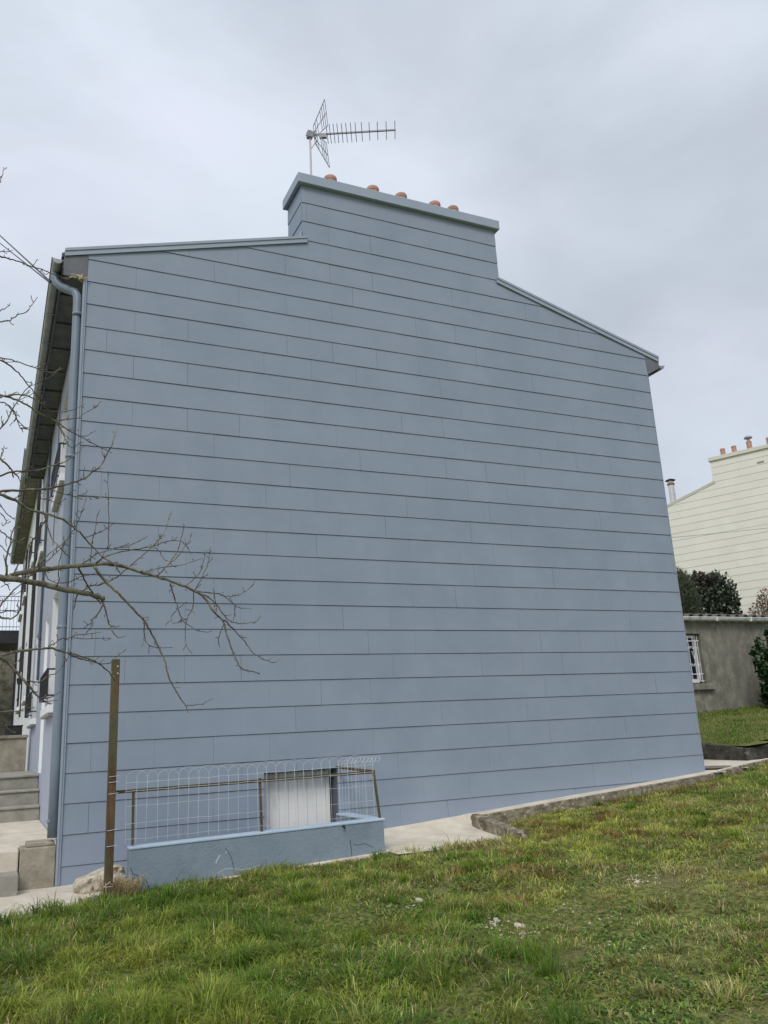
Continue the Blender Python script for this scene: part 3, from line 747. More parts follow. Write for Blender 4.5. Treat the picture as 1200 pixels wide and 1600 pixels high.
hk = MB(); hk.tube([tuple(at(1, YF - .03, 535, 1291)), tuple(at(1, YF - .03, 539, 1294)), tuple(at(1, YF, 537, 1288))], .008, 6); sloc(hk.build('hook', [M_black], sw))

# iron post
ip = MB(); p0 = at(1, -1.16, 169, 1400); p1 = at(1, -1.16, 181.5, 1030)
def lang(a, b, w_, t_):
    a = Vector(a); b = Vector(b); dx = Vector((1, 0, 0)); dy = Vector((0, 1, 0))
    for (o1, o2, o3, o4) in ((-w_ / 2, w_ / 2, -t_, 0), (-w_ / 2, -w_ / 2 + t_, .0005, w_ * .8)):
        v = [p + dx * i + dy * j for p in (a, b) for j in (o3, o4) for i in (o1, o2)]
        ip.add(v, [(0, 2, 3, 1), (4, 5, 7, 6), (0, 1, 5, 4), (2, 6, 7, 3), (0, 4, 6, 2), (1, 3, 7, 5)])
lang(p0 - np.array([0, 0, .25]), p1, .072, .007)
for yy in (1041, 1052):
    c = at(1, -1.1675, 184, yy); ip.tube([(c[0], -1.168, c[2]), (c[0], -1.1672, c[2])], .007, 8, 1)
for yy in (1213, 1222, 1240, 1297, 1322):
    c = at(1, -1.17, 172 + (1400 - yy) * .033, yy); c[2] += 0
    ip.tube([(c[0] - .045, -1.171, c[2] - .003), (c[0], -1.174, c[2]), (c[0] + .045, -1.171, c[2] + .004)], .0022, 5, 2)
tag(ip.build('iron_post', [M_rust, M_wire, M_wire]), 'tall rusty iron post left of the basement railing', 'post')

rl = empty('stair_railing', (1.8, -1.0, .45), 0, 'rusty iron railing with looped wire mesh on the low blue wall', 'railing')
def rloc(o): o.location = (-1.8, 1.0, -.45); return o
YR = -1.0
A = at(1, YR, 179, 1238); B = at(1, YR, 585, 1206)
mb = MB(); mb.bar(tuple(A), tuple(B), .03, .03)
mb.build('top_rail', [M_rust], rl); rloc(bpy.context.scene.objects[-1]) if False else None
rail = [o for o in COL.objects if o.name.startswith('top_rail')][-1]; rloc(rail)
mb = MB(); mb.bar((3.01, -.03, .955), (float(B[0]), YR + .02, float(B[2]) + .004), .035, .025); rloc(mb.build('side_rail', [M_rust], rl))
for (a, b) in (((208.5, 1238), (207, 1321)), ((406, 1216), (409, 1299)), ((584, 1208), (594, 1281))):
    P0 = at(1, YR, *b); P1 = at(1, YR, *a); mb = MB(); mb.bar(tuple(P0), tuple(P1), .022, .022); rloc(mb.build('upright', [M_rust], rl))
# looped garden mesh tied to the front of the rail
wm = MB(); YW = YR - .022
def rz(x): return A[2] + (B[2] - A[2]) * (x - A[0]) / (B[0] - A[0])
xs_ = [float(A[0]) + .10 + .0985 * i for i in range(27)]; xs_ = [x for x in xs_ if x < B[0] + .02]
for i, x in enumerate(xs_):
    lean = random.uniform(-.006, .006); zt_ = rz(x) + .115 + random.uniform(-.008, .008)
    zlow = rz(x) - .46 if x > .6 else rz(x) - .5
    wm.tube([(x + lean, YW, max(zlow, .44)), (x, YW - .004, rz(x)), (x, YW, zt_)], .0017, 5)
    wm.tube([(x + .003, YW + .006, rz(x) - .02), (x + .003, YW - .003, zt_ - .03)], .0019, 5)
    if i + 2 < len(xs_):
        x2 = xs_[i + 2]; pts = [(x, YW, zt_)]
        for k in range(1, 8):
            a = math.pi * k / 8; pts.append(((x + x2) / 2 - (x2 - x) / 2 * math.cos(a), YW + random.uniform(-.006, .006), zt_ + .065 * math.sin(a)))
        pts.append((x2, YW, zt_)); wm.tube(pts, .0013, 5)
for dz in (.075, .0, -.135, -.29, -.43):
    pts = [(x, YW - .003, max(rz(x) + dz + random.uniform(-.004, .004), .43)) for x in xs_]
    wm.tube(pts, .0013 if dz < 0 else .0018, 5)
# curled loose end
for k in range(9):
    x = float(B[0]) - .35 + k * .045; pts = []
    for t in range(9):
        a = t / 8 * random.uniform(3.5, 4.6); pts.append((x + .05 * math.sin(a) + t * .006, YW + .03 * math.cos(a) + .05, rz(x) + .10 + .045 * math.sin(a * 1.3) + t * .006))
    wm.tube(pts, .0018, 5)
# return mesh along the side
for k in range(9):
    y = YR + .1 + k * .1; wm.tube([(3.0, y, .45), (3.0, y, 1.03)], .0013, 5)
for z in (.58, .74, .9, 1.03): wm.tube([(3.0, YR, z), (3.0, -.08, z)], .0013, 5)
o = wm.build('wire_mesh', [M_wire], rl); rloc(o)

# ------------------------------------------------------------------ rock, dry tuft, twigs
def rock(name, c, size, seed, m, rz_=0, flat=None, sub=3):
    bm = bmesh.new(); bmesh.ops.create_icosphere(bm, subdivisions=sub, radius=1)
    rr = np.random.default_rng(seed); offs_ = rr.uniform(-9, 9, 3)
    for v in bm.verts:
        p = np.array(v.co); n_ = float(fbm(p[0] * 1.6 + offs_[0], p[1] * 1.6 + p[2] * 1.9 + offs_[1], seed, 4))
        s = .72 + .55 * n_; q = np.sign(p) * np.abs(p) ** .62
        v.co = Vector((q[0] * s * size[0], q[1] * s * size[1], q[2] * s * size[2]))
        if flat is not None and v.co.x > flat: v.co.x = flat + (v.co.x - flat) * .08
    me = bpy.data.meshes.new(name); bm.to_mesh(me); bm.free(); me.materials.append(m)
    for p in me.polygons: p.use_smooth = True
    o = bpy.data.objects.new(name, me); COL.objects.link(o); o.location = c; o.rotation_euler = (0, R(-14), rz_); return o
rk = rock('boulder', (.335, -.56, .075), (.265, .15, .108), 5, M_rock, R(2), flat=.20, sub=4)
tag(rk, 'pale brown-stained boulder lying by the foot of the iron post', 'rock')

def blade_mesh(name, P, hgt, wid, lean, ang, cols, mat_, parent=None, droop=.35):
    """P (n,3) roots. Each blade: 5 verts, curved."""
    n = len(P); ca, sa = np.cos(ang), np.sin(ang); side = np.c_[-sa, ca, np.zeros(n)]; fw = np.c_[ca, sa, np.zeros(n)]
    up = np.array([0, 0, 1.0])
    mid = P + up * (hgt * .55)[:, None] + fw * (lean * hgt * .35)[:, None]
    tip = P + up * (hgt * (1 - droop * lean ** 2))[:, None] + fw * (lean * hgt)[:, None]
    w = wid[:, None] * side * .5
    V = np.stack([P - w, P + w, mid + w * .8, mid - w * .8, tip], 1).reshape(-1, 3)
    b = (np.arange(n) * 5)[:, None]
    quads = b + np.array([[0, 1, 2, 3]]); tris = b + np.array([[3, 2, 4]])
    me = bpy.data.meshes.new(name); me.vertices.add(len(V)); me.vertices.foreach_set('co', V.ravel())
    loops = np.concatenate([np.concatenate([quads, tris], 1).ravel()])
    me.loops.add(len(loops)); me.loops.foreach_set('vertex_index', loops.astype(np.int32))
    st_ = np.empty(2 * n, np.int32); st_[0::2] = np.arange(n) * 7; st_[1::2] = np.arange(n) * 7 + 4
    me.polygons.add(2 * n); me.polygons.foreach_set('loop_start', st_)
    me.update(calc_edges=True); me.validate()
    a_ = me.attributes.new('tint', 'FLOAT_COLOR', 'POINT')
    c5 = np.repeat(cols, 5, 0).reshape(n, 5, 3).copy(); c5[:, 0:2] *= .72; c5[:, 4] *= 1.1  # blade self-shadow painted into the tint: darker roots, slightly lighter tips
    a_.data.foreach_set('color', np.c_[c5.reshape(-1, 3), np.ones(5 * n)].ravel())
    me.materials.append(mat_); o = bpy.data.objects.new(name, me); COL.objects.link(o)
    if parent: o.parent = parent
    return o

# --- front lawn grass
WORN = [at(2, 0.0, px, py)[:2] for px, py in ((812, 1450), (770, 1438), (655, 1408), (990, 1380), (900, 1420), (1000, 1470))]
def worn(x, y):
    q = np.zeros(len(x))
    for c, r in zip(WORN, (.30, .26, .30, .4, .45, .4)):
        q = np.maximum(q, np.clip(1.3 - np.hypot(x - c[0], (y - c[1])) / r, 0, 1))
    return q * np.clip((fbm(x * 5, y * 5, 44, 3) - .3) * 3.5, 0, 1)
def lawn_grass():
    N = 1500000
    x = rng.uniform(-3.5, 15, N); y = rng.uniform(-8.2, 1.4, N)
    ok = y < edge_y(x) + .03
    ok &= ~((x > 4.57) & (x < 4.75) & (y > -1.28))
    d = np.hypot(x - CAM[0], y - CAM[1]); ok &= d > 1.8
    q = (np.c_[x, y, np.zeros(N)] - CAM) @ RM; sx = q[:, 0] / np.maximum(q[:, 1], .1)
    inside = np.abs(sx) < .62
    ok &= inside | (rng.random(N) < .12)
    x, y, d = x[ok], y[ok], d[ok]; N = len(x)
    # tussocks: jittered cell centres, each with its own height, hue and lean
    cs = .24; jx_ = np.floor(x / cs); jy_ = np.floor(y / cs)
    best = np.full(N, 9.); cid = np.zeros(N)
    for ox in (-1, 0, 1):
        for oy in (-1, 0, 1):
            cx_, cy_ = jx_ + ox, jy_ + oy; h1 = vnoise(cx_ * 1.0, cy_ * 1.0, 101); h2 = vnoise(cx_, cy_, 202)
            dd = np.hypot(x - (cx_ + h1) * cs, y - (cy_ + h2) * cs); m_ = dd < best
            best = np.where(m_, dd, best); cid = np.where(m_, cx_ * 7.13 + cy_ * 3.77, cid)
            if ox == -1 and oy == -1: ccx = (cx_ + h1) * cs; ccy = (cy_ + h2) * cs
            else: ccx = np.where(m_, (cx_ + h1) * cs, ccx); ccy = np.where(m_, (cy_ + h2) * cs, ccy)
    r1_ = vnoise(np.floor(cid * 97), np.floor(cid * 31), 7); r2_ = vnoise(np.floor(cid * 57), np.floor(cid * 71), 8); r3_ = vnoise(np.floor(cid * 37), np.floor(cid * 131), 12)
    core = np.clip(1 - best / (cs * .62), 0, 1)
    tuft = fbm(x * 2.3, y * 2.3, 31, 3); big = fbm(x * .62, y * .62, 17, 3); mid_ = fbm(x * 1.5 + 9, y * 1.5, 61, 3)
    right = np.clip((x - .9 + (y + 4) * .10) / 2.6, 0, 1)
    bare = np.clip((fbm(x * .8 + 7, y * .8, 77, 4) - .47) * 7, 0, 1) * np.clip((x - .9) / 1.5, 0, 1) * np.clip((-1.6 - y) / 1.2, 0, 1)
    dens = (1.5 / (1 + (d / 7.0) ** 2)) * (.35 + .5 * core + .9 * np.clip((tuft - .35) * 2.2, 0, 1)) * (1 - .45 * bare) * (1 - .6 * worn(x, y))
    ok = rng.random(N) < np.clip(dens, 0, 1)
    x, y, d, tuft, big, right, bare, core, r1_, r2_, r3_, mid_, ccx, ccy = [a[ok] for a in (x, y, d, tuft, big, right, bare, core, r1_, r2_, r3_, mid_, ccx, ccy)]
    n = len(x); print('blades', n)
    z = lawn_z(x, y) - .008
    near_edge = np.clip(1 - (edge_y(x) - y) / .45, 0, 1) * (x < 4.5)
    tall = (r1_ > .60) * core ** .7
    h = (.028 + .075 * rng.random(n)) * (.45 + 1.1 * tuft) * (1 - .30 * right) * (1 - .35 * bare) + tall * .13 * rng.uniform(.3, 1, n) * (1 - .45 * right) + near_edge * .055 * rng.random(n) * (mid_ > .48)
    h *= np.where(rng.random(n) < .03, 1.6, 1) * (1 - .5 * worn(x, y))
    lean = np.clip(rng.normal(1.0, .4, n), .1, 1.7)
    out_a = np.arctan2(y - ccy, x - ccx)
    ang = np.where(rng.random(n) < .45, out_a + rng.normal(0, .6, n), fbm(x * 1.6, y * 1.6, 41, 2) * 16 + rng.normal(0, .6, n))
    wid = .0028 + .0007 * d * rng.uniform(.4, 1, n)
    g1 = np.array([.125, .215, .026]); g2 = np.array([.37, .385, .075]); g3 = np.array([.52, .45, .21]); g4 = np.array([.062, .135, .022]); g5 = np.array([.20, .125, .05])
    t = np.clip(rng.normal(.30, .15, n) + (big - .5) * 2.0 + right * .35 + (r2_ - .5) * .7, 0, 1)[:, None]
    c = g1 * (1 - t) + g2 * t
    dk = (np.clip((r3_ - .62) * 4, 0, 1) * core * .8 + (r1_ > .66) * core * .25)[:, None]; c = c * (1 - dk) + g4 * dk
    br = (np.clip((vnoise(np.floor(ccx * 50), np.floor(ccy * 50), 5) - .70) * 6, 0, 1) * right * .85)[:, None]; c = c * (1 - br) + g5 * br
    pale = np.clip((fbm(x * 1.9, y * 1.9 + 40, 66, 3) - .52) * 5, 0, 1) * (.25 + .75 * right)
    c = c * (1 + .18 * right)[:, None]; straw = rng.random(n) < (.06 + .15 * right + .22 * bare + .38 * pale); c[straw] = g3 * rng.uniform(.5, 1.05, (straw.sum(), 1))
    c *= np.clip(rng.lognormal(.17, .30, (n, 1)), .5, 2.2)
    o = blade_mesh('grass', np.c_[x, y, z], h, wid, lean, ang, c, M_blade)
    tag(o, 'uneven green grass with straw tufts covering the lawn', 'grass', kind='stuff')
lawn_grass()

def tall_tufts():
    r_ = random.Random(5); P = []; H = []; A = []; LN = []; W_ = []; C = []
    spots = [(at(2, -.05, px, py), k) for px, py, k in ((415, 1470, 1.2), (390, 1450, 1), (330, 1560, 1.2), (250, 1590, 1.1), (780, 1495, 1.1), (830, 1500, 1.2), (850, 1520, 1.1), (735, 1385, .8), (560, 1480, .9), (690, 1530, 1.0),
             (880, 1590, 1.1), (520, 1340, .7), (360, 1372, .7), (440, 1362, .7), (660, 1322, .6), (240, 1400, .7), (900, 1330, .8), (990, 1310, .8), (1060, 1290, .8), (930, 1300, .7), (1100, 1330, .8), (960, 1250, .7), (980, 1262, .7), (120, 1460, .9), (60, 1500, .9), (180, 1550, 1.0), (470, 1420, .8), (610, 1420, .8))]
    for _ in range(60): spots.append((np.array([r_.uniform(-1, 9), r_.uniform(-6.5, -1.4), 0]), r_.uniform(.45, .85)))
    for (c, k) in spots:
        x0, y0 = float(c[0]), float(c[1])
        if y0 > float(edge_y(x0)) - .05: y0 = float(edge_y(x0)) - .1
        hue = r_.random(); dry = r_.random() < .12
        for _ in range(int(90 * k)):
            a = r_.uniform(0, 6.28); rr = abs(r_.gauss(0, .055 * k)); x = x0 + rr * math.cos(a); y = y0 + rr * math.sin(a)
            P.append((x, y)); H.append(.17 * k * r_.uniform(.4, 1.15)); A.append(a + r_.gauss(0, .5)); LN.append(min(1.5, abs(r_.gauss(.85, .4)))); W_.append(.0045 + .0004 * math.hypot(x - CAM[0], y - CAM[1]))
            g = (.10 + .10 * hue, .20 + .09 * hue, .03) if not (dry and r_.random() < .5) else (.46, .38, .18)
            v = r_.uniform(.7, 1.25); C.append((g[0] * v, g[1] * v, g[2] * v))
    P = np.array(P); z = lawn_z(P[:, 0], P[:, 1]) - .01
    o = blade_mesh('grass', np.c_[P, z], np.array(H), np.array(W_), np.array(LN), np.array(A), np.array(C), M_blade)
    tag(o, 'longer arching grass tussocks standing out of the lawn', 'grass', kind='stuff')
tall_tufts()

def low_weeds():            # clover, moss rosettes: small flat leaves close to the soil
    N = 200000
    x = rng.uniform(-.8, 9.5, N); y = rng.uniform(-7, -.6, N)
    d = np.hypot(x - CAM[0], y - CAM[1])
    pat = fbm(x * 1.3 + 20, y * 1.3, 91, 3)
    ok = (y < edge_y(x) - .02) & (rng.random(N) < np.clip((pat - .38) * 4, 0, 1) * 7 / (d + 1) * np.clip((x - .2) / 1.5, .15, 1)) & ~((x > 4.57) & (x < 4.75) & (y > -1.28))
    x, y, d = x[ok], y[ok], d[ok]; n = len(x); P = np.c_[x, y, lawn_z(x, y) + rng.uniform(.002, .022, n)]
    a = rng.uniform(0, 6.28, n); r_ = rng.uniform(.007, .019, n); e1 = np.c_[np.cos(a), np.sin(a), rng.normal(0, .35, n)]; e2 = np.c_[-np.sin(a), np.cos(a), rng.normal(0, .35, n)]
    V = np.stack([P - e1 * r_[:, None], P - e2 * r_[:, None] * .6, P + e1 * r_[:, None], P + e2 * r_[:, None] * .6], 1).reshape(-1, 3)
    me = bpy.data.meshes.new('weeds'); me.from_pydata(V.tolist(), [], (np.arange(n)[:, None] * 4 + np.arange(4)[None]).tolist())
    c = np.array([.14, .225, .05]) * rng.uniform(.45, 1.7, (n, 1)); w_ = rng.random(n) < .10; c[w_] = np.array([.34, .33, .12]) * rng.uniform(.5, 1.1, (w_.sum(), 1)); w_ = rng.random(n) < .004; c[w_] = (.5, .48, .42)
    at_ = me.attributes.new('tint', 'FLOAT_COLOR', 'POINT'); at_.data.foreach_set('color', np.c_[np.repeat(c, 4, 0), np.ones(4 * n)].ravel())
    me.materials.append(M_blade); o = bpy.data.objects.new('clover', me); COL.objects.link(o)
    tag(o, 'low clover and moss leaves between the grass blades', 'clover', kind='stuff')
low_weeds()

def back_grass():
    N = 120000; x = rng.uniform(11.1, 20, N); y = rng.uniform(1.3, 11, N)
    ok = (y > 1.42 + (x - 11.07) * .32) & (rng.random(N) < .55); x, y = x[ok], y[ok]; n = len(x)
    t = np.clip((fbm(x * 1.8, y * 1.8, 8, 3) - .5) * 2.4 + .5, 0, 1); h = (.02 + .07 * rng.random(n)) * (.35 + 1.2 * fbm(x * 3, y * 3, 18, 3)); c = np.array([.12, .22, .03])[None] * (1 - t[:, None]) + np.array([.26, .30, .08])[None] * t[:, None]
    c *= rng.uniform(.6, 1.35, (n, 1)); s = rng.random(n) < .05 + .15 * t; c[s] = (.34, .30, .14)
    o = blade_mesh('grass', np.c_[x, y, back_z(x, y) - .01], h, np.full(n, .012), np.clip(rng.normal(.7, .3, n), .1, 1.4), rng.uniform(0, 6.28, n), c, M_blade)
    tag(o, 'green grass behind the house rising to the grey garage', 'grass', kind='stuff')
back_grass()

def tuft(name, c, n, h, col, label, cat, rad=.06, spread=1.0, w_=.006):
    P = np.c_[c[0] + rng.normal(0, rad, n), c[1] + rng.normal(0, rad * .7, n), np.full(n, c[2])]
    cols = np.array(col)[None] * rng.uniform(.6, 1.3, (n, 1))
    o = blade_mesh(name, P, rng.uniform(.5, 1.1, n) * h, np.full(n, w_), rng.uniform(.2, 1.3, n) * spread, rng.uniform(0, 6.28, n), cols, M_blade)
    return tag(o, label, cat)
tuft('dry_grass_tuft', (.47, -1.17, .02), 300, .20, (.62, .52, .31), 'straw-coloured dry grass tuft between iron post and blue wall', 'dry grass')
tuft('dry_grass_tuft', (.39, -1.10, .03), 200, .18, (.36, .25, .13), 'brown dead grass clump against the boulder end', 'dry grass', rad=.05)
dt = MB()
dt.tube([tuple(at(1, -1.3, *p)) for p in ((136, 1405), (150, 1393), (162, 1386), (172, 1378))], [.006, .006, .005, .003], 6)
dt.tube([tuple(at(1, -1.3, *p)) for p in ((158, 1388), (168, 1386), (176, 1385))], [.004, .004, .002], 6)
dt.tube([tuple(at(1, -1.32, *p)) for p in ((144, 1416), (145, 1405), (142, 1396))], [.003, .003, .002], 6)
dt.tube([tuple(at(1, -1.32, *p)) for p in ((153, 1418), (150, 1408), (146, 1398))], [.003, .003, .002], 6)
tag(dt.build('dead_twigs', [M_rock]), 'pale dead twigs lying at the foot of the iron post', 'twigs')
for i, (px, py, s, lb) in enumerate([(812, 1447, .026, 'largest pale stone in the middle of the lawn'), (655, 1407, .022, 'pale flat stone in the grass below the kerb end'), (775, 1437, .016, 'small white stone left of the largest lawn stone'),
                                     (996, 1378, .015, 'pale stone in the grass right of the others'), (668, 1446, .012, 'tiny white pebble in the lawn, lowest of the stones')]):
    P = at(2, 0.0, px, py)
    for _ in range(6): P = at(2, float(lawn_z(P[0], P[1])) + .01, px, py)
    o = rock('stone', (float(P[0]), float(P[1]), float(P[2])), (s * 1.7, s * 1.2, s * .6), 20 + i, mat('pale_stone', (.42, .36, .30), (.60, .54, .47), scale=30, rough=.95), random.uniform(0, 3), sub=2)
    tag(o, lb, 'stone', 'pale stones lying in the lawn')

gv = MB(); rg = random.Random(77)
for c, r, n_ in zip(WORN, (.11, .09, .12, .14, .2, .2), (46, 30, 34, 30, 12, 12)):
    for _ in range(n_):
        a = rg.uniform(0, 6.28); q_ = abs(rg.gauss(0, r)); x = c[0] + q_ * math.cos(a); y = c[1] + q_ * math.sin(a); z = float(lawn_z(x, y)) + .010; s_ = rg.uniform(.005, .014)
        v = [(x + s_ * rg.uniform(.6, 1.2) * math.cos(t + a), y + s_ * rg.uniform(.5, 1) * math.sin(t + a), z + rg.uniform(-.003, .004)) for t in (0, 1.3, 2.5, 3.8, 5.0)]
        gv.add(v + [(x, y, z + s_ * .7)], [(0, 1, 5), (1, 2, 5), (2, 3, 5), (3, 4, 5), (4, 0, 5)])
tag(gv.build('gravel', [mat('pale_chippings', (.40, .35, .28), (.58, .53, .45), scale=40, rough=.95)]), 'pale stone chippings strewn on the worn patches of lawn', 'gravel', kind='stuff')

# ------------------------------------------------------------------ kerbs
def kerb(name, pts, width, ztop, zbot, m, label, capm=None, seg=.08):
    """irregular stone strip following pts (plan), width to the left of travel"""
    P = [];
    for (a, b) in zip(pts[:-1], pts[1:]):
        L_ = math.hypot(b[0] - a[0], b[1] - a[1]); n = max(2, int(L_ / seg))
        for k in range(n): t = k / n; P.append([a[j] + (b[j] - a[j]) * t for j in range(4)])
    P.append(list(pts[-1])); rows = []
    for i, p in enumerate(P):
        q = P[min(i + 1, len(P) - 1)]; r_ = P[max(i - 1, 0)]; dx, dy = q[0] - r_[0], q[1] - r_[1]; L_ = math.hypot(dx, dy); nx_, ny_ = -dy / L_, dx / L_
        j = lambda a: random.uniform(-a, a)
        x, y, zt_, zb2 = p
        rows.append([(x + j(.002), y + j(.003), zb2), (x + j(.003), y + j(.004), (zt_ + zb2) / 2), (x + j(.002) + nx_ * .004, y + ny_ * .004 + j(.003), zt_ - .010 + j(.002)), (x + nx_ * .016, y + ny_ * .016, zt_ + j(.0015)),
                     (x + nx_ * (width - .02), y + ny_ * (width - .02), zt_ + j(.003)), (x + nx_ * width, y + ny_ * width, zt_ - .012), (x + nx_ * width, y + ny_ * width, zb2)])
    mb = MB(); n = 7; v = [q for r_ in rows for q in r_]; f = []; mi = []
    for i in range(len(rows) - 1):
        for k in range(n - 1):
            mb.add([rows[i][k], rows[i + 1][k], rows[i + 1][k + 1], rows[i][k + 1]], [(0, 1, 2, 3)], 1 if (k >= 3 and capm) else 0)
    mb.add(rows[0], [tuple(range(n - 1, -1, -1))]); mb.add(rows[-1], [tuple(range(n))])
    o = mb.build(name, [m, capm or m]); return tag(o, label, 'kerb', 'stone kerbs')
def pz(x, y): return float(path_z(x, y))
k1 = [(4.66, -.34), (5.8, -.34), (7.2, -.34), (8.5, -.34), (9.5, .0), (11.42, .9), (14, 1.6)]
k1 = [(x, y, (pz(min(x, 8.6), 0) + .004 if x < 8.6 else .575 + (x - 8.6) * .012), float(lawn_z(x, y, False)) - .15) for x, y in k1]
kerb('kerb', k1, .12, 0, 0, M_kerb, 'long dark mossy kerb along the right foot of the gable', M_conc)
leg = [(4.60, -.335, .320, 0.0), (4.60, -1.33, .185, -.05)]
o = kerb('kerb', [leg[0], leg[1]], .13, 0, 0, M_kerb, 'short lichen-spotted kerb end jutting into the lawn')
k2 = [(11.0, 8.5, 1.0, .5), (11.0, 2.3, .86, .45), (11.0, 1.25, .755, .40), (14.0, 2.2, .80, .35)]
kerb('kerb', k2, .12, 0, 0, M_kerbd, 'dark retaining kerb behind the house holding the raised lawn')
mc = MB(); P = at(2, .575, 1112, 1198)
mc.lathe((float(P[0]), float(P[1]), .566), [(.33, 0), (.33, .006), (.29, .007), (.28, .003), (.02, .004)], 28)
tag(mc.build('manhole_cover', [M_stone]), 'round dark manhole cover on the path behind the house corner', 'manhole cover')

# ------------------------------------------------------------------ garage
gy_ = 7.0; TL = at(1, gy_, 1067, 966); TR = at(1, gy_, 1200, 966); BLp = at(1, gy_, 1090, 1112)
gz1 = float(TL[2]); gz0 = 1.2
ga = empty('garage', (16, gy_, 1.4), 0, 'low grey roughcast garage with barred window behind the blue house', 'garage')
def gl(o): o.location = (-16, -gy_, -1.4); return o
wl = at(1, gy_, 1060, 985); wr = at(1, gy_, 1098, 990); wb = at(1, gy_, 1100, 1068); wtz = float(wr[2]); wbz = float(wb[2]); wx1 = float(at(1, gy_, 1099, 1030)[0]); wx0 = wx1 - 1.15
ps = [[(12.2, gz0), (22, gz0), (22, gz1 - .03), (12.2, gz1 - .03)]]; ps = sub_rect(ps, wx0, wx1, wbz, wtz)
mb = MB()
for p in ps:
    n = len(p); v = [(q[0], gy_, q[1]) for q in p] + [(q[0], gy_ + .25, q[1]) for q in p]
    mb.add(v, [tuple(range(n)), tuple(range(2 * n - 1, n - 1, -1))] + [(j, j + n, (j + 1) % n + n, (j + 1) % n) for j in range(n)])
mb.box(12.2, 12.4, gy_ + .2505, gy_ + 4, gz0, gz1); mb.box(21.8, 22, gy_ + .2505, gy_ + 4, gz0, gz1); mb.box(12.2, 22, gy_ + 4, gy_ + 4.2, gz0, gz1 + .3)
gl(mb.build('wall', [M_grd], ga))
mb = MB()   # corrugated roof
nxc = 400; v = []; f = []
for i in range(nxc + 1):
    x = 12.1 + 10 * i / nxc; dz = .04 * math.sin(x * 2 * math.pi / .33)
    for (y, z) in ((gy_ - .10, gz1 + .06), (gy_ + 4.3, gz1 + .45)):
        v.append((x, y, z + dz)); v.append((x, y, z + dz + .02))
for i in range(nxc):
    a = i * 4; b = a + 4
    f += [(a + 1, b + 1, b + 3, a + 3), (a, a + 2, b + 2, b), (a, b, b + 1, a + 1)]
mb.add(v, f); gl(mb.build('roof', [M_corr], ga))
mb = MB(); rr = .085; n = 8; zc = gz1 - .0; prof = [(gy_ - .15 + rr * math.cos(math.pi + math.pi * k / n), zc + rr * math.sin(math.pi + math.pi * k / n)) for k in range(n + 1)]
m_ = len(prof); mb.add([(12.1, p[0], p[1]) for p in prof] + [(22, p[0], p[1]) for p in prof], [(i, i + m_, i + 1 + m_, i + 1) for i in range(m_ - 1)])
mb.tube([(12.1, gy_ - .15 - rr, zc + .005), (22, gy_ - .15 - rr, zc + .005)], .012, 6)
for k in range(8): mb.box(12.9 + k * 1.25, 12.95 + k * 1.25, gy_ - .15 - rr - .012, gy_ - .15, zc - rr - .008, zc + .02)
gl(mb.build('gutter', [M_pvc], ga))
fr = MB(); yf = gy_ + .14
fr.box(wx1 - .09, wx1 - .03, yf, yf + .05, wbz + .1, wtz - .03); fr.box(wx0 + .03, wx0 + .1, yf, yf + .05, wbz + .1, wtz - .03); fr.box(wx0 + .101, wx1 - .101, yf, yf + .05, wtz - .1, wtz - .03)
fr.box(wx0 + .101, wx1 - .101, yf, yf + .05, wbz + .03, wbz + .13); fr.box((wx0 + wx1) / 2 - .03, (wx0 + wx1) / 2 + .03, yf - .003, yf + .045, wbz + .131, wtz - .101)
fo = gl(fr.build('window', [M_white], ga))
def gsub(o): return o
q = MB(); q.box(wx0 + .05, wx1 - .05, yf + .06, yf + .07, wbz + .05, wtz - .05); q.build('pane', [M_glass], fo)
q = MB(); q.box(wx0 - .12, wx1 + .18, gy_ - .10, gy_ + .13, wbz - .16, wbz - .001); q.build('sill', [M_grd], fo, bevel=.01)
q = MB(); yg = gy_ + .03
for z in (wbz + .06, wbz + .24, wtz - .2): q.box(wx0 + .02, wx1 - .04, yg, yg + .014, z, z + .02)
for k in range(7):
    x = wx0 + .08 + k * (wx1 - wx0 - .16) / 6; q.tube([(x, yg + .02, wbz + .03), (x, yg + .02, wtz - .06)], .008, 6)
for (cx, cz, s) in [(wx0 + .08 + (k + .5) * (wx1 - wx0 - .16) / 6, z_, s_) for k in range(6) for z_, s_ in ((wbz + .48, 1), (wbz + .95, -1))]:
    for sgn in (1, -1):
        pts = [(cx + sgn * (.012 + .035 * (1 - math.cos(a_)) * .5 + .02 * math.sin(a_)), yg + .02, cz + s * .045 * math.sin(a_) * (1 - a_ / 9)) for a_ in np.linspace(0, 5.2, 10)]
        q.tube(pts, .006, 5)
for k in (1, 3, 5):
    x = wx0 + .08 + (k - .5) * (wx1 - wx0 - .16) / 6 + .08; q.tube([(x - .07, yg + .02, wbz + .85), (x, yg + .02, wbz + .62), (x, yg + .02, wbz + .5)], .007, 5); q.tube([(x + .09, yg + .02, wbz + .9), (x, yg + .02, wbz + .62)], .007, 5)
q.build('window_grille', [M_white], fo)

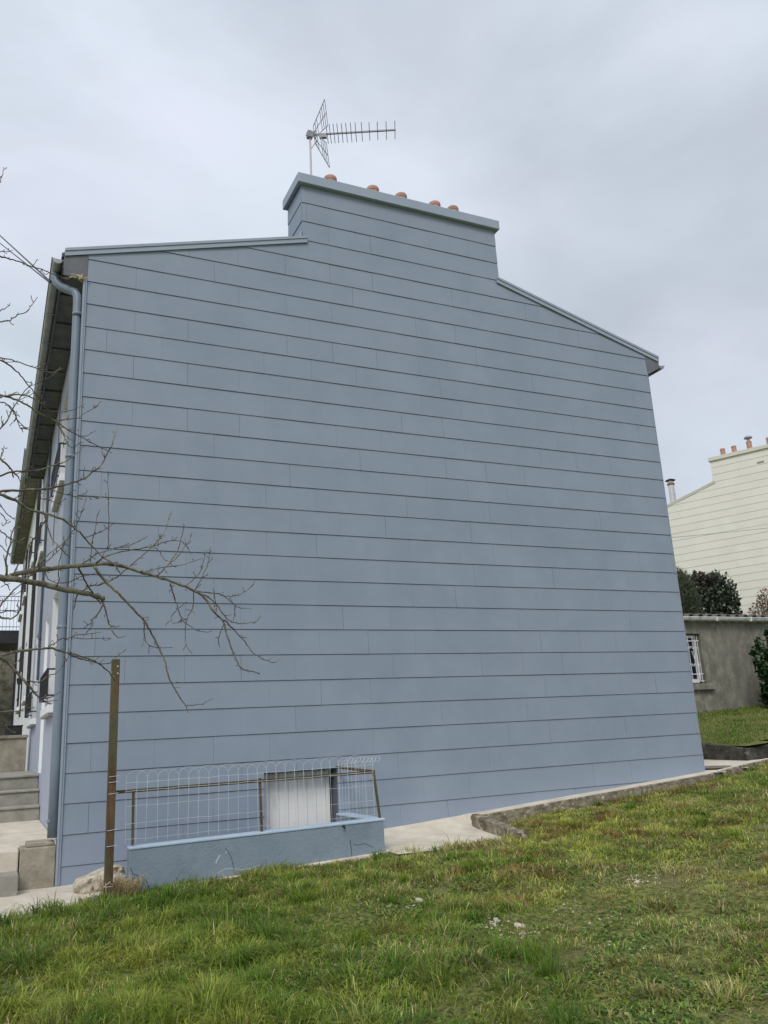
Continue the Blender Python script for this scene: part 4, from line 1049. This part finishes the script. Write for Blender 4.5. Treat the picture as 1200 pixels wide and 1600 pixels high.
# ------------------------------------------------------------------ cream house
th = R(-63.9311457); ux, uy = math.cos(th), math.sin(th)
cx, cy, cz = 25.45187 - ux * 2.785, 14.08661 - uy * 2.785, 10.4815 - 7.96
cpots = [(3.25, .3, .10, .36, 0), (3.70, .3, .10, .36, 0), (4.30, .3, .11, .40, 1), (5.05, .3, .10, .36, 0), (5.5, .3, .10, .36, 0)]
cream, croof = gable_house('terraced_house', (cx, cy, cz + .03), th, 'cream slate-clad gable house up the slope behind the garage', M_cream, M_creamj, M_creamw, M_creamw, M_creamw, -4, pots=cpots, depth=8.5, zbase=-1.5)
vg = MB(); vg.box(4.55, 4.80, -.022, -.017, 8.33, 8.40)
for k in range(4): vg.box(4.56 + k * .06, 4.60 + k * .06, -.03, -.0225, 8.34, 8.39)
vg.build('air_vent', [M_conc2], cream)
# steel flue on its roof
# solve where the ray through the flue foot meets the plane 1 m behind the gable
nrm = np.array([-math.sin(th), math.cos(th), 0]); P00 = np.array([cx, cy, 0]) + nrm * 1.0
dv = ray(1053, 790); t = ((P00 - CAM) @ nrm) / (dv @ nrm); Pf = CAM + dv * t
dl = Pf - np.array([cx, cy, cz + .03]); lx_ = dl[0] * ux + dl[1] * uy; lz_ = dl[2]
fl = MB(); zf = lz_ - .35
fl.lathe((lx_, 1.0, zf), [(.20, 0), (.20, .3)], 16, 1); fl.lathe((lx_, 1.0, zf + .30), [(.21, 0), (.23, .03), (.16, .1)], 16, 0)
fl.lathe((lx_, 1.0, zf + .40), [(.13, 0), (.13, .42), (.138, .425), (.138, .44), (.13, .445), (.13, .86)], 18, 0)
fl.lathe((lx_, 1.0, zf + 1.26), [(.15, 0), (.155, .08), (.12, .1)], 18, 2); fl.lathe((lx_, 1.0, zf + 1.36), [(.10, 0), (.10, .12)], 16, 0)
fl.lathe((lx_, 1.0, zf + 1.46), [(.20, 0), (.22, .02), (.10, .08), (.01, .09)], 18, 1)
fl.build('flue', [M_steel, M_black, M_rustflue], croof)

# wire crossing in front of the cream house
def cable(pts3, rad, name, label, m, sag=.0, n=24):
    a, b = [np.array(p) for p in pts3]; pts = [tuple(a + (b - a) * t - np.array([0, 0, 4 * sag * t * (1 - t)])) for t in np.linspace(0, 1, n)]
    q = MB(); q.tube(pts, rad, 6); return tag(q.build(name, [m]), label, 'cable', 'overhead cables')
a = at(1, 11.0, 1000, 844); b = at(1, 11.0, 1260, 818)
cable((a, b), .008, 'overhead_cable', 'thin overhead cable in front of the cream gable', M_zinc, sag=.03)
# service cables at the upper left running to the eave of the blue house
e = np.array([-.40, .5, 6.98])
for (px, py, lb, ez) in ((0, 368, 'upper overhead cable from the left to the blue eave', .0), (0, 379, 'lower overhead cable from the left to the blue eave', -.02)):
    P = at(1, 6.0, px, py); s = e + (P - e) * 3.0
    cable((s, e + np.array([0, 0, ez])), .009 + .002 * (ez == 0), 'overhead_cable', lb, M_black, sag=.0)

# ------------------------------------------------------------------ shrubs
def foliage(name, blobs, n, leaf, cols, parent, seed, elong=1.8, jitter=.25, updir=0.0):
    r_ = np.random.default_rng(seed); blobs = np.array(blobs, float); vol = (blobs[:, 3] * blobs[:, 4] * blobs[:, 5]); k = r_.choice(len(blobs), n, p=vol / vol.sum())
    d = r_.normal(size=(n, 3)); d /= np.linalg.norm(d, axis=1)[:, None]
    rad = r_.uniform(.25, 1.0, n) ** .45 * (1 + r_.normal(0, jitter * .35, n))
    P = blobs[k, :3] + d * blobs[k, 3:6] * rad[:, None]
    cl = fbm(P[:, 0] * 5 + P[:, 2] * 3, P[:, 1] * 5 + P[:, 2] * 6, seed, 3)
    keep = cl > .34; P, d, rad, cl = P[keep], d[keep], rad[keep], cl[keep]; n = len(P)
    ax = d * .6 + r_.normal(size=(n, 3)) * .7 + np.array([0, 0, .3 + updir]); ax /= np.linalg.norm(ax, axis=1)[:, None]
    s = np.cross(ax, r_.normal(size=(n, 3))); s /= np.linalg.norm(s, axis=1)[:, None]
    L_ = leaf * r_.uniform(.6, 1.3, n)[:, None]
    V = np.stack([P - ax * L_ * .5, P + s * L_ / elong * .5, P + ax * L_ * .5, P - s * L_ / elong * .5], 1).reshape(-1, 3)
    me = bpy.data.meshes.new(name); me.from_pydata(V.tolist(), [], (np.arange(n)[:, None] * 4 + np.arange(4)[None]).tolist())
    cols = np.array(cols); ci = r_.choice(len(cols), n); c = cols[ci] * r_.uniform(.6, 1.35, (n, 1))
    at_ = me.attributes.new('tint', 'FLOAT_COLOR', 'POINT'); at_.data.foreach_set('color', np.c_[np.repeat(c, 4, 0), np.ones(4 * n)].ravel())
    me.materials.append(M_leaf); o = bpy.data.objects.new(name, me); COL.objects.link(o); o.parent = parent; return o
def shrub(kind, label, cat, blobs_px, Y, n, leaf, cols, seed, elong=1.8, updir=0, groundz=1.4, stems=7, jitter=.25, top=None):
    """blobs_px: (px,py,rx_px,rz_px) seen at depth plane y=Y"""
    bl = []
    for (px, py, rx, rz_) in blobs_px:
        P = at(1, Y, px, py); sc = np.linalg.norm(P - CAM) / F; bl.append([P[0], Y + random.uniform(-.2, .2), P[2], rx * sc, max(rx * sc * .9, .15), rz_ * sc])
    c = np.mean([b[:3] for b in bl], 0); root = empty(kind, (float(c[0]), Y, groundz), 0, label, cat)
    bl = [[b[0] - c[0], b[1] - Y, b[2] - groundz] + b[3:] for b in bl]
    foliage('foliage', bl, n, leaf, cols, root, seed, elong, jitter, updir)
    st_ = MB()
    for k in range(stems):
        b = bl[k % len(bl)]; e_ = Vector((b[0] + random.uniform(-.5, .5) * b[3], b[1], b[2] + b[5] * .5)); s_ = Vector((random.uniform(-.12, .12), random.uniform(-.1, .1), -.2))
        st_.tube([s_, s_.lerp(e_, .4) + Vector((random.uniform(-.08, .08), 0, .1)), e_], [.035, .022, .008], 6)
    st_.build('stem', [M_twig], root); return root, bl
GR = [(.045, .065, .036), (.07, .095, .06), (.028, .042, .028), (.16, .185, .15)]
sh1, _ = shrub('photinia_bush', 'dense dark green bush with reddish tips above the garage roof', 'bush', [(1105, 945, 28, 34), (1120, 932, 26, 32), (1095, 925, 24, 30), (1130, 950, 22, 30), (1112, 915, 20, 20)], 12.5, 5200, .17, GR, 4, groundz=1.7)
rd = [(1097, 902, 10, 9), (1107, 909, 12, 9), (1120, 905, 8, 9), (1086, 900, 6, 6), (1143, 925, 8, 16), (1146, 942, 8, 9)]
bl = []
for (px, py, rx, rz_) in rd:
    P = at(1, 12.3, px, py); sc = np.linalg.norm(P - CAM) / F; bl.append([P[0] - sh1.location[0], -.2, P[2] - 1.7, rx * sc, rx * sc, rz_ * sc])
foliage('young_leaves', bl, 420, .15, [(.11, .07, .06), (.085, .065, .055), (.07, .075, .05)], sh1, 9, 2.0)
shrub('conifer', 'soft grey-green conifer half hidden by the blue gable', 'conifer', [(1066, 935, 15, 40), (1074, 925, 14, 34), (1080, 945, 14, 28), (1062, 908, 9, 22)], 12.0, 9000, .16, [(.075, .10, .055), (.10, .125, .07), (.06, .07, .045)], 6, elong=9, updir=1.2, groundz=1.7)
shrub('red_shrub', 'thin reddish-brown shrub above the right end of the garage roof', 'shrub', [(1188, 952, 14, 15), (1200, 940, 14, 20), (1178, 960, 9, 8), (1212, 950, 16, 22)], 12.5, 650, .11, [(.16, .09, .07), (.22, .14, .11), (.10, .08, .06)], 8, groundz=1.7, stems=26)
shrub('laurel_bush', 'glossy dark green laurel in front of the right end of the garage', 'bush', [(1210, 1000, 16, 24), (1201, 1030, 18, 25), (1203, 1060, 18, 26), (1222, 1030, 25, 60), (1216, 1085, 26, 25), (1194, 1005, 9, 10)], 6.0, 4200, .17, [(.022, .055, .018), (.014, .035, .012), (.04, .09, .028)], 12, groundz=1.35, elong=2.2)
shrub('distant_tree', 'blurry distant tree under the balcony deck', 'tree', [(20, 1022, 12, 14), (10, 1026, 14, 12), (-10, 1022, 18, 16)], 34, 1600, .3, [(.10, .11, .08), (.14, .15, .11)], 3, groundz=2)

# ------------------------------------------------------------------ bare tree on the left
tree = empty('fruit_tree', (-2.3, -4.1, -.2), 0, 'bare lichen-covered fruit tree reaching in from the left edge', 'tree')
T0 = Vector((-2.3, -4.1, -.2))
tk = MB(); tpath = [(-2.3, -4.1, -.3), (-2.28, -4.12, .5), (-2.22, -4.08, 1.3), (-2.25, -4.15, 2.1), (-2.18, -4.1, 3.0), (-2.22, -4.05, 4.0), (-2.15, -4.1, 5.0), (-2.2, -4.1, 5.8)]
tk.tube([Vector(p) - T0 for p in tpath], [.15, .12, .105, .085, .065, .045, .025, .008], 12); tk.build('trunk', [M_bark], tree, smooth=True)
def trunk_at(z): 
    z = min(max(z, .5), 5.5); zs = [p[2] for p in tpath]
    return Vector((np.interp(z, zs, [p[0] for p in tpath]), np.interp(z, zs, [p[1] for p in tpath]), z))
BR = [  # (y start, y end, width px start, width px end, points)
 (-4.1, -3.9, 9.5, 6.5, [(0, 903), (32, 907), (62, 912), (87, 918), (122, 925), (145, 930), (162, 936)]),
 (-4.1, -3.6, 8, 1.6, [(8, 903), (17, 900), (33, 895), (63, 890), (100, 886), (142, 882), (167, 881), (196, 886), (225, 895), (246, 901), (275, 911), (304, 923), (322, 937), (333, 955), (348, 970), (354, 990), (362, 1013), (377, 1044), (392, 1048), (406, 1053)]),
 (-3.6, -3.4, 2.6, 1.0, [(348, 968), (354, 972), (368, 987), (383, 1003), (397, 1021), (424, 1035), (438, 1029)]),
 (-3.7, -3.5, 2.2, .8, [(304, 923), (330, 926), (348, 930), (360, 939), (371, 949), (392, 951)]),
 (-3.7, -3.5, 1.6, .8, [(345, 930), (360, 932), (374, 929), (389, 920), (400, 904)]),
 (-3.7, -3.6, 2.4, .9, [(310, 926), (333, 939), (348, 958), (360, 971), (380, 974), (400, 971), (408, 961)]),
 (-3.8, -3.7, 2.3, .8, [(266, 911), (268, 920), (275, 940), (281, 961), (290, 974), (313, 987), (333, 986)]),
 (-3.7, -3.8, 1.8, .8, [(303, 925), (301, 949), (292, 967), (290, 984), (291, 1007), (301, 1021)]),
 (-3.75, -3.75, 1.3, .8, [(292, 941), (278, 951), (268, 964), (271, 974), (284, 971)]),
 (-3.6, -3.6, 1.6, .8, [(333, 920), (338, 946), (337, 958)]),
 (-3.5, -3.5, 1.5, .8, [(368, 948), (364, 970)]),
 (-3.6, -3.6, 1.8, .9, [(350, 975), (342, 996), (343, 1012)]),
 (-3.9, -4.0, 2.0, .9, [(246, 900), (263, 882), (278, 859), (285, 835), (288, 818)]),
 (-3.9, -3.7, 1.4, .7, [(263, 882), (275, 873), (292, 850), (301, 830)]),
 (-3.8, -3.8, 1.5, .7, [(290, 916), (310, 897), (317, 879), (321, 860)]),
 (-3.7, -3.7, 1.7, .7, [(304, 922), (316, 902), (325, 879), (329, 853)]),
 (-3.9, -3.8, 1.4, .7, [(228, 893), (255, 886), (287, 882), (316, 872)]),
 (-4.0, -3.8, 2.4, .9, [(129, 924), (141, 916), (158, 913), (179, 904), (199, 888), (225, 865), (243, 850), (257, 831), (268, 797)]),
 (-4.0, -3.9, 1.8, .8, [(129, 882), (150, 866), (179, 857), (208, 850), (230, 838)]),
 (-4.0, -3.8, 2.2, .8, [(150, 880), (173, 866), (208, 859), (240, 853), (260, 846), (278, 844), (290, 850), (298, 866)]),
 (-3.9, -3.9, 1.4, 1.0, [(243, 855), (252, 866), (260, 877)]),
 (-4.0, -4.1, 1.6, .7, [(168, 858), (169, 850), (170, 818), (169, 780), (168, 735)]),
 (-4.3, -3.9, 4.4, 1.6, [(0, 772), (25, 782), (42, 795), (67, 801), (92, 809), (110, 820), (125, 832), (140, 850), (160, 869), (180, 884), (187, 895)]),
 (-4.1, -4.0, 1.6, .8, [(133, 840), (160, 830), (179, 816)]),
 (-4.0, -3.7, 4.6, 1.3, [(147, 884), (164, 908), (185, 927), (208, 952), (225, 970), (237, 990), (249, 1013), (259, 1037), (263, 1057), (275, 1080), (291, 1104), (294, 1114)]),
 (-3.7, -3.7, 1.5, .6, [(291, 1102), (316, 1100), (333, 1091)]),
 (-3.8, -3.8, 2.0, .8, [(225, 972), (227, 999), (237, 1010), (252, 1012), (269, 1012)]),
 (-4.1, -3.9, 3.2, 1.6, [(121, 884), (132, 905), (144, 926), (158, 944)]),
 (-3.9, -3.9, 3.4, 1.0, [(158, 936), (163, 946), (167, 961), (173, 978), (189, 979)]),
 (-3.9, -3.9, 1.6, .8, [(172, 976), (177, 988), (185, 996), (196, 994)]),
 (-3.9, -3.9, 2.2, .9, [(160, 946), (155, 957), (147, 965), (141, 975), (131, 981)]),
 (-4.0, -4.0, 1.4, .9, [(143, 972), (141, 985)]),
 (-4.0, -2.4, 4.4, 1.8, [(0, 1025), (10, 1022), (33, 1017), (75, 1013), (93, 1017), (117, 1023), (147, 1033), (170, 1050), (180, 1064)]),
 (-3.4, -2.6, 2.2, 1.2, [(105, 1020), (117, 1026), (142, 1033), (155, 1037), (172, 1036), (183, 1025), (198, 1013)]),
 (-3.7, -3.4, 1.8, .8, [(76, 1013), (88, 1003), (103, 997), (142, 998), (175, 997)]),
 (-3.6, -3.4, 1.5, .8, [(100, 1000), (120, 993), (140, 990), (157, 989)]),
 (-4.1, -3.9, 5.0, 1.6, [(0, 1027), (10, 1033), (23, 1047), (38, 1063), (50, 1078), (62, 1090), (72, 1097), (80, 1100)]),
 (-4.0, -3.8, 2.0, .8, [(43, 1064), (62, 1066), (75, 1057), (90, 1050), (103, 1033), (112, 1020)]),
 (-4.0, -3.9, 1.8, .8, [(64, 1092), (80, 1089), (95, 1080)]),
 (-4.0, -4.0, 1.8, .8, [(0, 1112), (25, 1111), (38, 1107), (48, 1105)]),
 (-4.0, -4.0, 1.6, .8, [(0, 1129), (12, 1137), (17, 1145)]),
 (-4.4, -3.9, 3.8, 1.4, [(0, 768), (28, 766), (60, 765), (88, 761), (114, 754), (133, 747), (145, 737), (160, 724), (168, 707), (175, 695), (182, 672)]),
 (-4.0, -4.0, 1.4, .9, [(131, 747), (131, 740), (132, 729)]),
 (-4.4, -4.1, 3.0, 1.0, [(0, 744), (20, 737), (49, 736), (78, 729), (97, 723), (117, 711), (132, 697)]),
 (-4.4, -4.3, 3.0, 1.6, [(0, 716), (11, 726), (19, 736), (21, 746)]),
 (-4.4, -4.3, 1.6, .8, [(0, 718), (4, 708), (6, 697)]),
 (-4.4, -3.9, 3.2, 1.0, [(0, 617), (22, 623), (42, 633), (63, 647), (87, 658), (107, 672), (127, 682), (145, 693), (168, 705)]),
 (-4.5, -4.1, 2.4, .9, [(0, 621), (30, 616), (50, 622), (67, 633), (80, 643), (107, 643), (130, 633)]),
 (-4.2, -4.1, 1.8, .8, [(87, 657), (97, 675), (107, 695), (117, 701)]),
 (-4.2, -4.0, 1.8, .8, [(88, 657), (105, 655), (120, 653), (138, 643), (153, 633)]),
 (-4.1, -4.0, 1.4, .7, [(123, 682), (137, 680), (150, 672)]),
 (-4.3, -4.2, 1.4, .7, [(90, 660), (93, 668), (105, 683), (117, 689)]),
 (-4.5, -4.2, 2.4, 1.0, [(0, 562), (17, 573), (32, 587), (45, 603), (55, 615), (62, 627)]),
 (-4.5, -4.2, 2.0, .9, [(0, 559), (20, 563), (42, 570), (67, 579), (83, 582), (95, 574)]),
 (-4.5, -4.2, 2.0, .8, [(0, 670), (10, 657), (22, 635), (33, 618), (45, 605), (63, 597), (80, 588), (95, 575)]),
 (-4.5, -4.3, 1.8, .8, [(0, 628), (10, 630), (20, 640), (30, 665), (37, 675)]),
 (-4.3, -4.2, 1.4, .8, [(24, 652), (30, 660), (46, 672)]),
 (-4.5, -4.3, 1.6, .8, [(8, 630), (25, 650), (15, 665)]),
 (-4.6, -4.2, 2.2, 1.0, [(0, 401), (16, 405), (36, 411), (65, 421), (88, 430), (108, 437)]),
 (-4.6, -4.4, 2.0, .9, [(0, 503), (15, 501), (24, 494), (41, 487), (50, 477), (58, 464)]),
 (-4.6, -4.5, 1.4, .8, [(0, 486), (8, 481), (15, 477)]),
 (-4.6, -4.5, 1.3, .8, [(0, 393), (12, 393), (20, 391)]),
 (-4.6, -4.5, 1.3, .8, [(0, 285), (3, 275), (6, 262)]),
 (-4.3, -4.2, 3.0, 1.4, [(0, 964), (12, 967), (25, 962), (30, 952), (26, 945)]),
 (-4.3, -4.2, 2.0, 1.0, [(0, 957), (14, 955), (28, 956)]),
 (-4.3, -4.0, 2.4, .8, [(0, 947), (10, 935), (19, 924), (32, 914), (50, 897), (70, 880), (95, 857), (113, 837)]),
 (-4.1, -4.0, 1.6, .8, [(92, 910), (107, 910), (125, 902), (150, 896)]),
 (-4.1, -4.1, 2.0, .8, [(88, 916), (92, 909), (91, 891), (96, 865), (100, 850), (99, 837)]),
 (-4.3, -4.2, 3.0, 1.4, [(10, 900), (10, 871), (16, 850), (18, 835), (29, 815), (44, 798)]),
 (-4.1, -4.1, 1.6, .8, [(141, 878), (143, 856), (148, 827), (153, 802)]),
 (-4.2, -4.0, 1.8, .7, [(40, 897), (49, 893), (71, 871), (99, 848), (120, 819), (133, 783), (136, 763)]),
 (-4.2, -4.1, 1.8, 1.0, [(68, 802), (70, 806), (78, 835), (94, 856), (110, 871)]),
 (-4.2, -4.1, 1.8, .9, [(75, 806), (54, 841), (39, 859), (28, 868)]),
 (-4.2, -4.0, 1.6, .8, [(78, 764), (101, 772), (120, 775), (146, 776), (160, 777)]),
 (-4.4, -4.3, 1.5, .8, [(0, 786), (10, 802), (24, 812)]), (-4.4, -4.3, 1.5, .8, [(0, 801), (10, 814), (4, 822)]),
 (-4.4, -4.3, 2.0, .9, [(0, 828), (16, 841), (37, 851)]), (-4.3, -4.2, 1.6, .8, [(21, 780), (37, 773), (68, 780), (97, 788)]),
 (-4.3, -4.2, 2.4, 1.2, [(20, 899), (25, 888), (30, 880)]), (-4.3, -4.2, 1.4, .8, [(0, 851), (10, 862), (22, 872)]),
 (-4.1, -4.0, 2.0, 1.0, [(122, 925), (118, 940), (115, 952)]), (-4.3, -4.2, 1.6, 1.0, [(6, 903), (8, 912), (14, 917)]),
 (-4.4, -4.3, 1.4, .8, [(19, 736), (30, 748), (33, 755)]), (-4.2, -4.1, 1.6, .8, [(70, 893), (76, 905), (88, 912)]),
]
def smooth_pts(pts, k=3):
    P = [Vector(p) for p in pts]; o = []
    for i in range(len(P) - 1):
        p0, p1, p2, p3 = P[max(i - 1, 0)], P[i], P[i + 1], P[min(i + 2, len(P) - 1)]
        for j in range(k):
            t = j / k; o.append(.5 * ((2 * p1) + (p2 - p0) * t + (2 * p0 - 5 * p1 + 4 * p2 - p3) * t * t + (3 * p1 - p0 - 3 * p2 + p3) * t ** 3))
    o.append(P[-1]); return o
LEAD = [smooth_pts([(-1.95, -4.12, 1.9), (-1.45, -4.25, 2.15), (-1.22, -4.35, 2.7), (-1.30, -4.4, 3.4), (-1.22, -4.5, 4.1), (-1.34, -4.55, 4.9), (-1.30, -4.6, 5.6)], 8),
        smooth_pts([(-2.2, -4.1, 1.0), (-1.75, -3.95, 1.25), (-1.38, -4.0, 1.75), (-1.30, -4.1, 2.6), (-1.48, -4.15, 3.5), (-1.42, -4.3, 4.6)], 8)]
for ld in LEAD:
    q = MB(); q.tube([p - T0 for p in ld], [.040 - .032 * i / (len(ld) - 1) for i in range(len(ld))], 8); q.build('branch', [M_bark], tree, smooth=True)
rb = random.Random(31)
def wild(p, d, L_, r, lvl, q):
    pts = [p]; n = 7
    for i in range(n):
        d = (d + Vector((rb.uniform(-.25, .25), rb.uniform(-.25, .25), rb.uniform(-.12, .22)))).normalized(); pts.append(pts[-1] + d * L_ / n)
    q.tube([a - T0 for a in pts], [r * (1 - .8 * i / n) for i in range(n + 1)], 5)
    if lvl:
        for k in range(5 if lvl == 2 else 4):
            i = rb.randrange(2, n + 1); e_ = (d + Vector((rb.uniform(-1, 1), rb.uniform(-1, 1), rb.uniform(-.5, .9)))).normalized(); e_.x = min(e_.x, .15)
            wild(pts[i], e_, L_ * rb.uniform(.35, .6), r * .45, lvl - 1, q)
for k in range(13):
    z = 1.4 + k * .32; a = R(rb.uniform(95, 265)); q = MB(); wild(trunk_at(z), Vector((math.cos(a), math.sin(a), rb.uniform(.1, .7))).normalized(), rb.uniform(1.0, 1.9) * (1 - k * .03), .026 - .001 * k, 2, q)
    q.build('branch', [M_bark], tree, smooth=True)
for (ya, yb_, wa, wb_, pts) in BR:
    n = len(pts); P = []
    for i, (px, py) in enumerate(pts):
        t = i / (n - 1); P.append(at(1, ya + (yb_ - ya) * t + random.uniform(-.03, .03), px, py))
    P = smooth_pts(P, 4); m_ = len(P)
    P = [p + Vector((random.uniform(-1, 1), random.uniform(-1, 1), random.uniform(-1, 1))) * .0035 for p in P]
    depth = 5.9; rad = [max((wa + (wb_ - wa) * (i / (m_ - 1)) ** .8) * depth / F * .5 * random.uniform(.9, 1.12), .0014) for i in range(m_)]
    mb = MB()
    if pts[0][0] <= 0:
        if wa > 7:
            za = P[0].z - .35; tr = trunk_at(za); mid = tr.lerp(P[0], .5) + Vector((0, random.uniform(-.1, .1), .1)); gain = .9
        else:       # finer wood springs from one of the two leaders that climb outside the left edge
            ld = LEAD[0] if random.random() < .6 else LEAD[1]
            tr = min(ld, key=lambda p: abs(p.z - (P[0].z - random.uniform(.1, .45)))); gain = .5
            mid = tr.lerp(P[0], .55) + Vector((random.uniform(-.06, .04), random.uniform(-.12, .12), random.uniform(-.05, .12)))
        pre = smooth_pts([tr, mid, P[0]], 6)[:-1]
        r0 = rad[0]; rp = [r0 * (1 + gain - gain * i / len(pre)) for i in range(len(pre))]
        mb.tube([p - T0 for p in pre + P], rp + rad, 7, cap=True)
    else: mb.tube([p - T0 for p in P], rad, 6)
    # spurs and buds
    L_ = sum((P[i + 1] - P[i]).length for i in range(m_ - 1)); nb = int(L_ / .045)
    for _ in range(nb):
        i = random.randrange(1, m_ - 1) if m_ > 2 else 0; p = P[i]; d = (P[min(i + 1, m_ - 1)] - P[i - 1]).normalized()
        s = d.cross(Vector((random.uniform(-1, 1), random.uniform(-.5, .5), random.uniform(-1, 1)))).normalized(); le = random.choice([.008, .012, .015, .02, .03, .045])
        e_ = p + s * le + d * le * random.uniform(.2, 1.0) + Vector((0, 0, .006))
        mb.tube([p - T0, (p + s * le * .6 + d * le * .3) - T0, e_ - T0], [.0028, .002, .0028 if le > .012 else .0016], 5)
        if le > .028:
            e2 = e_ + (s * .4 + d).normalized() * .012; mb.tube([e_ - T0, e2 - T0], [.003, .0012], 5)
    mb.build('branch', [M_bark if wa > 3.9 else M_twig], tree, smooth=True)
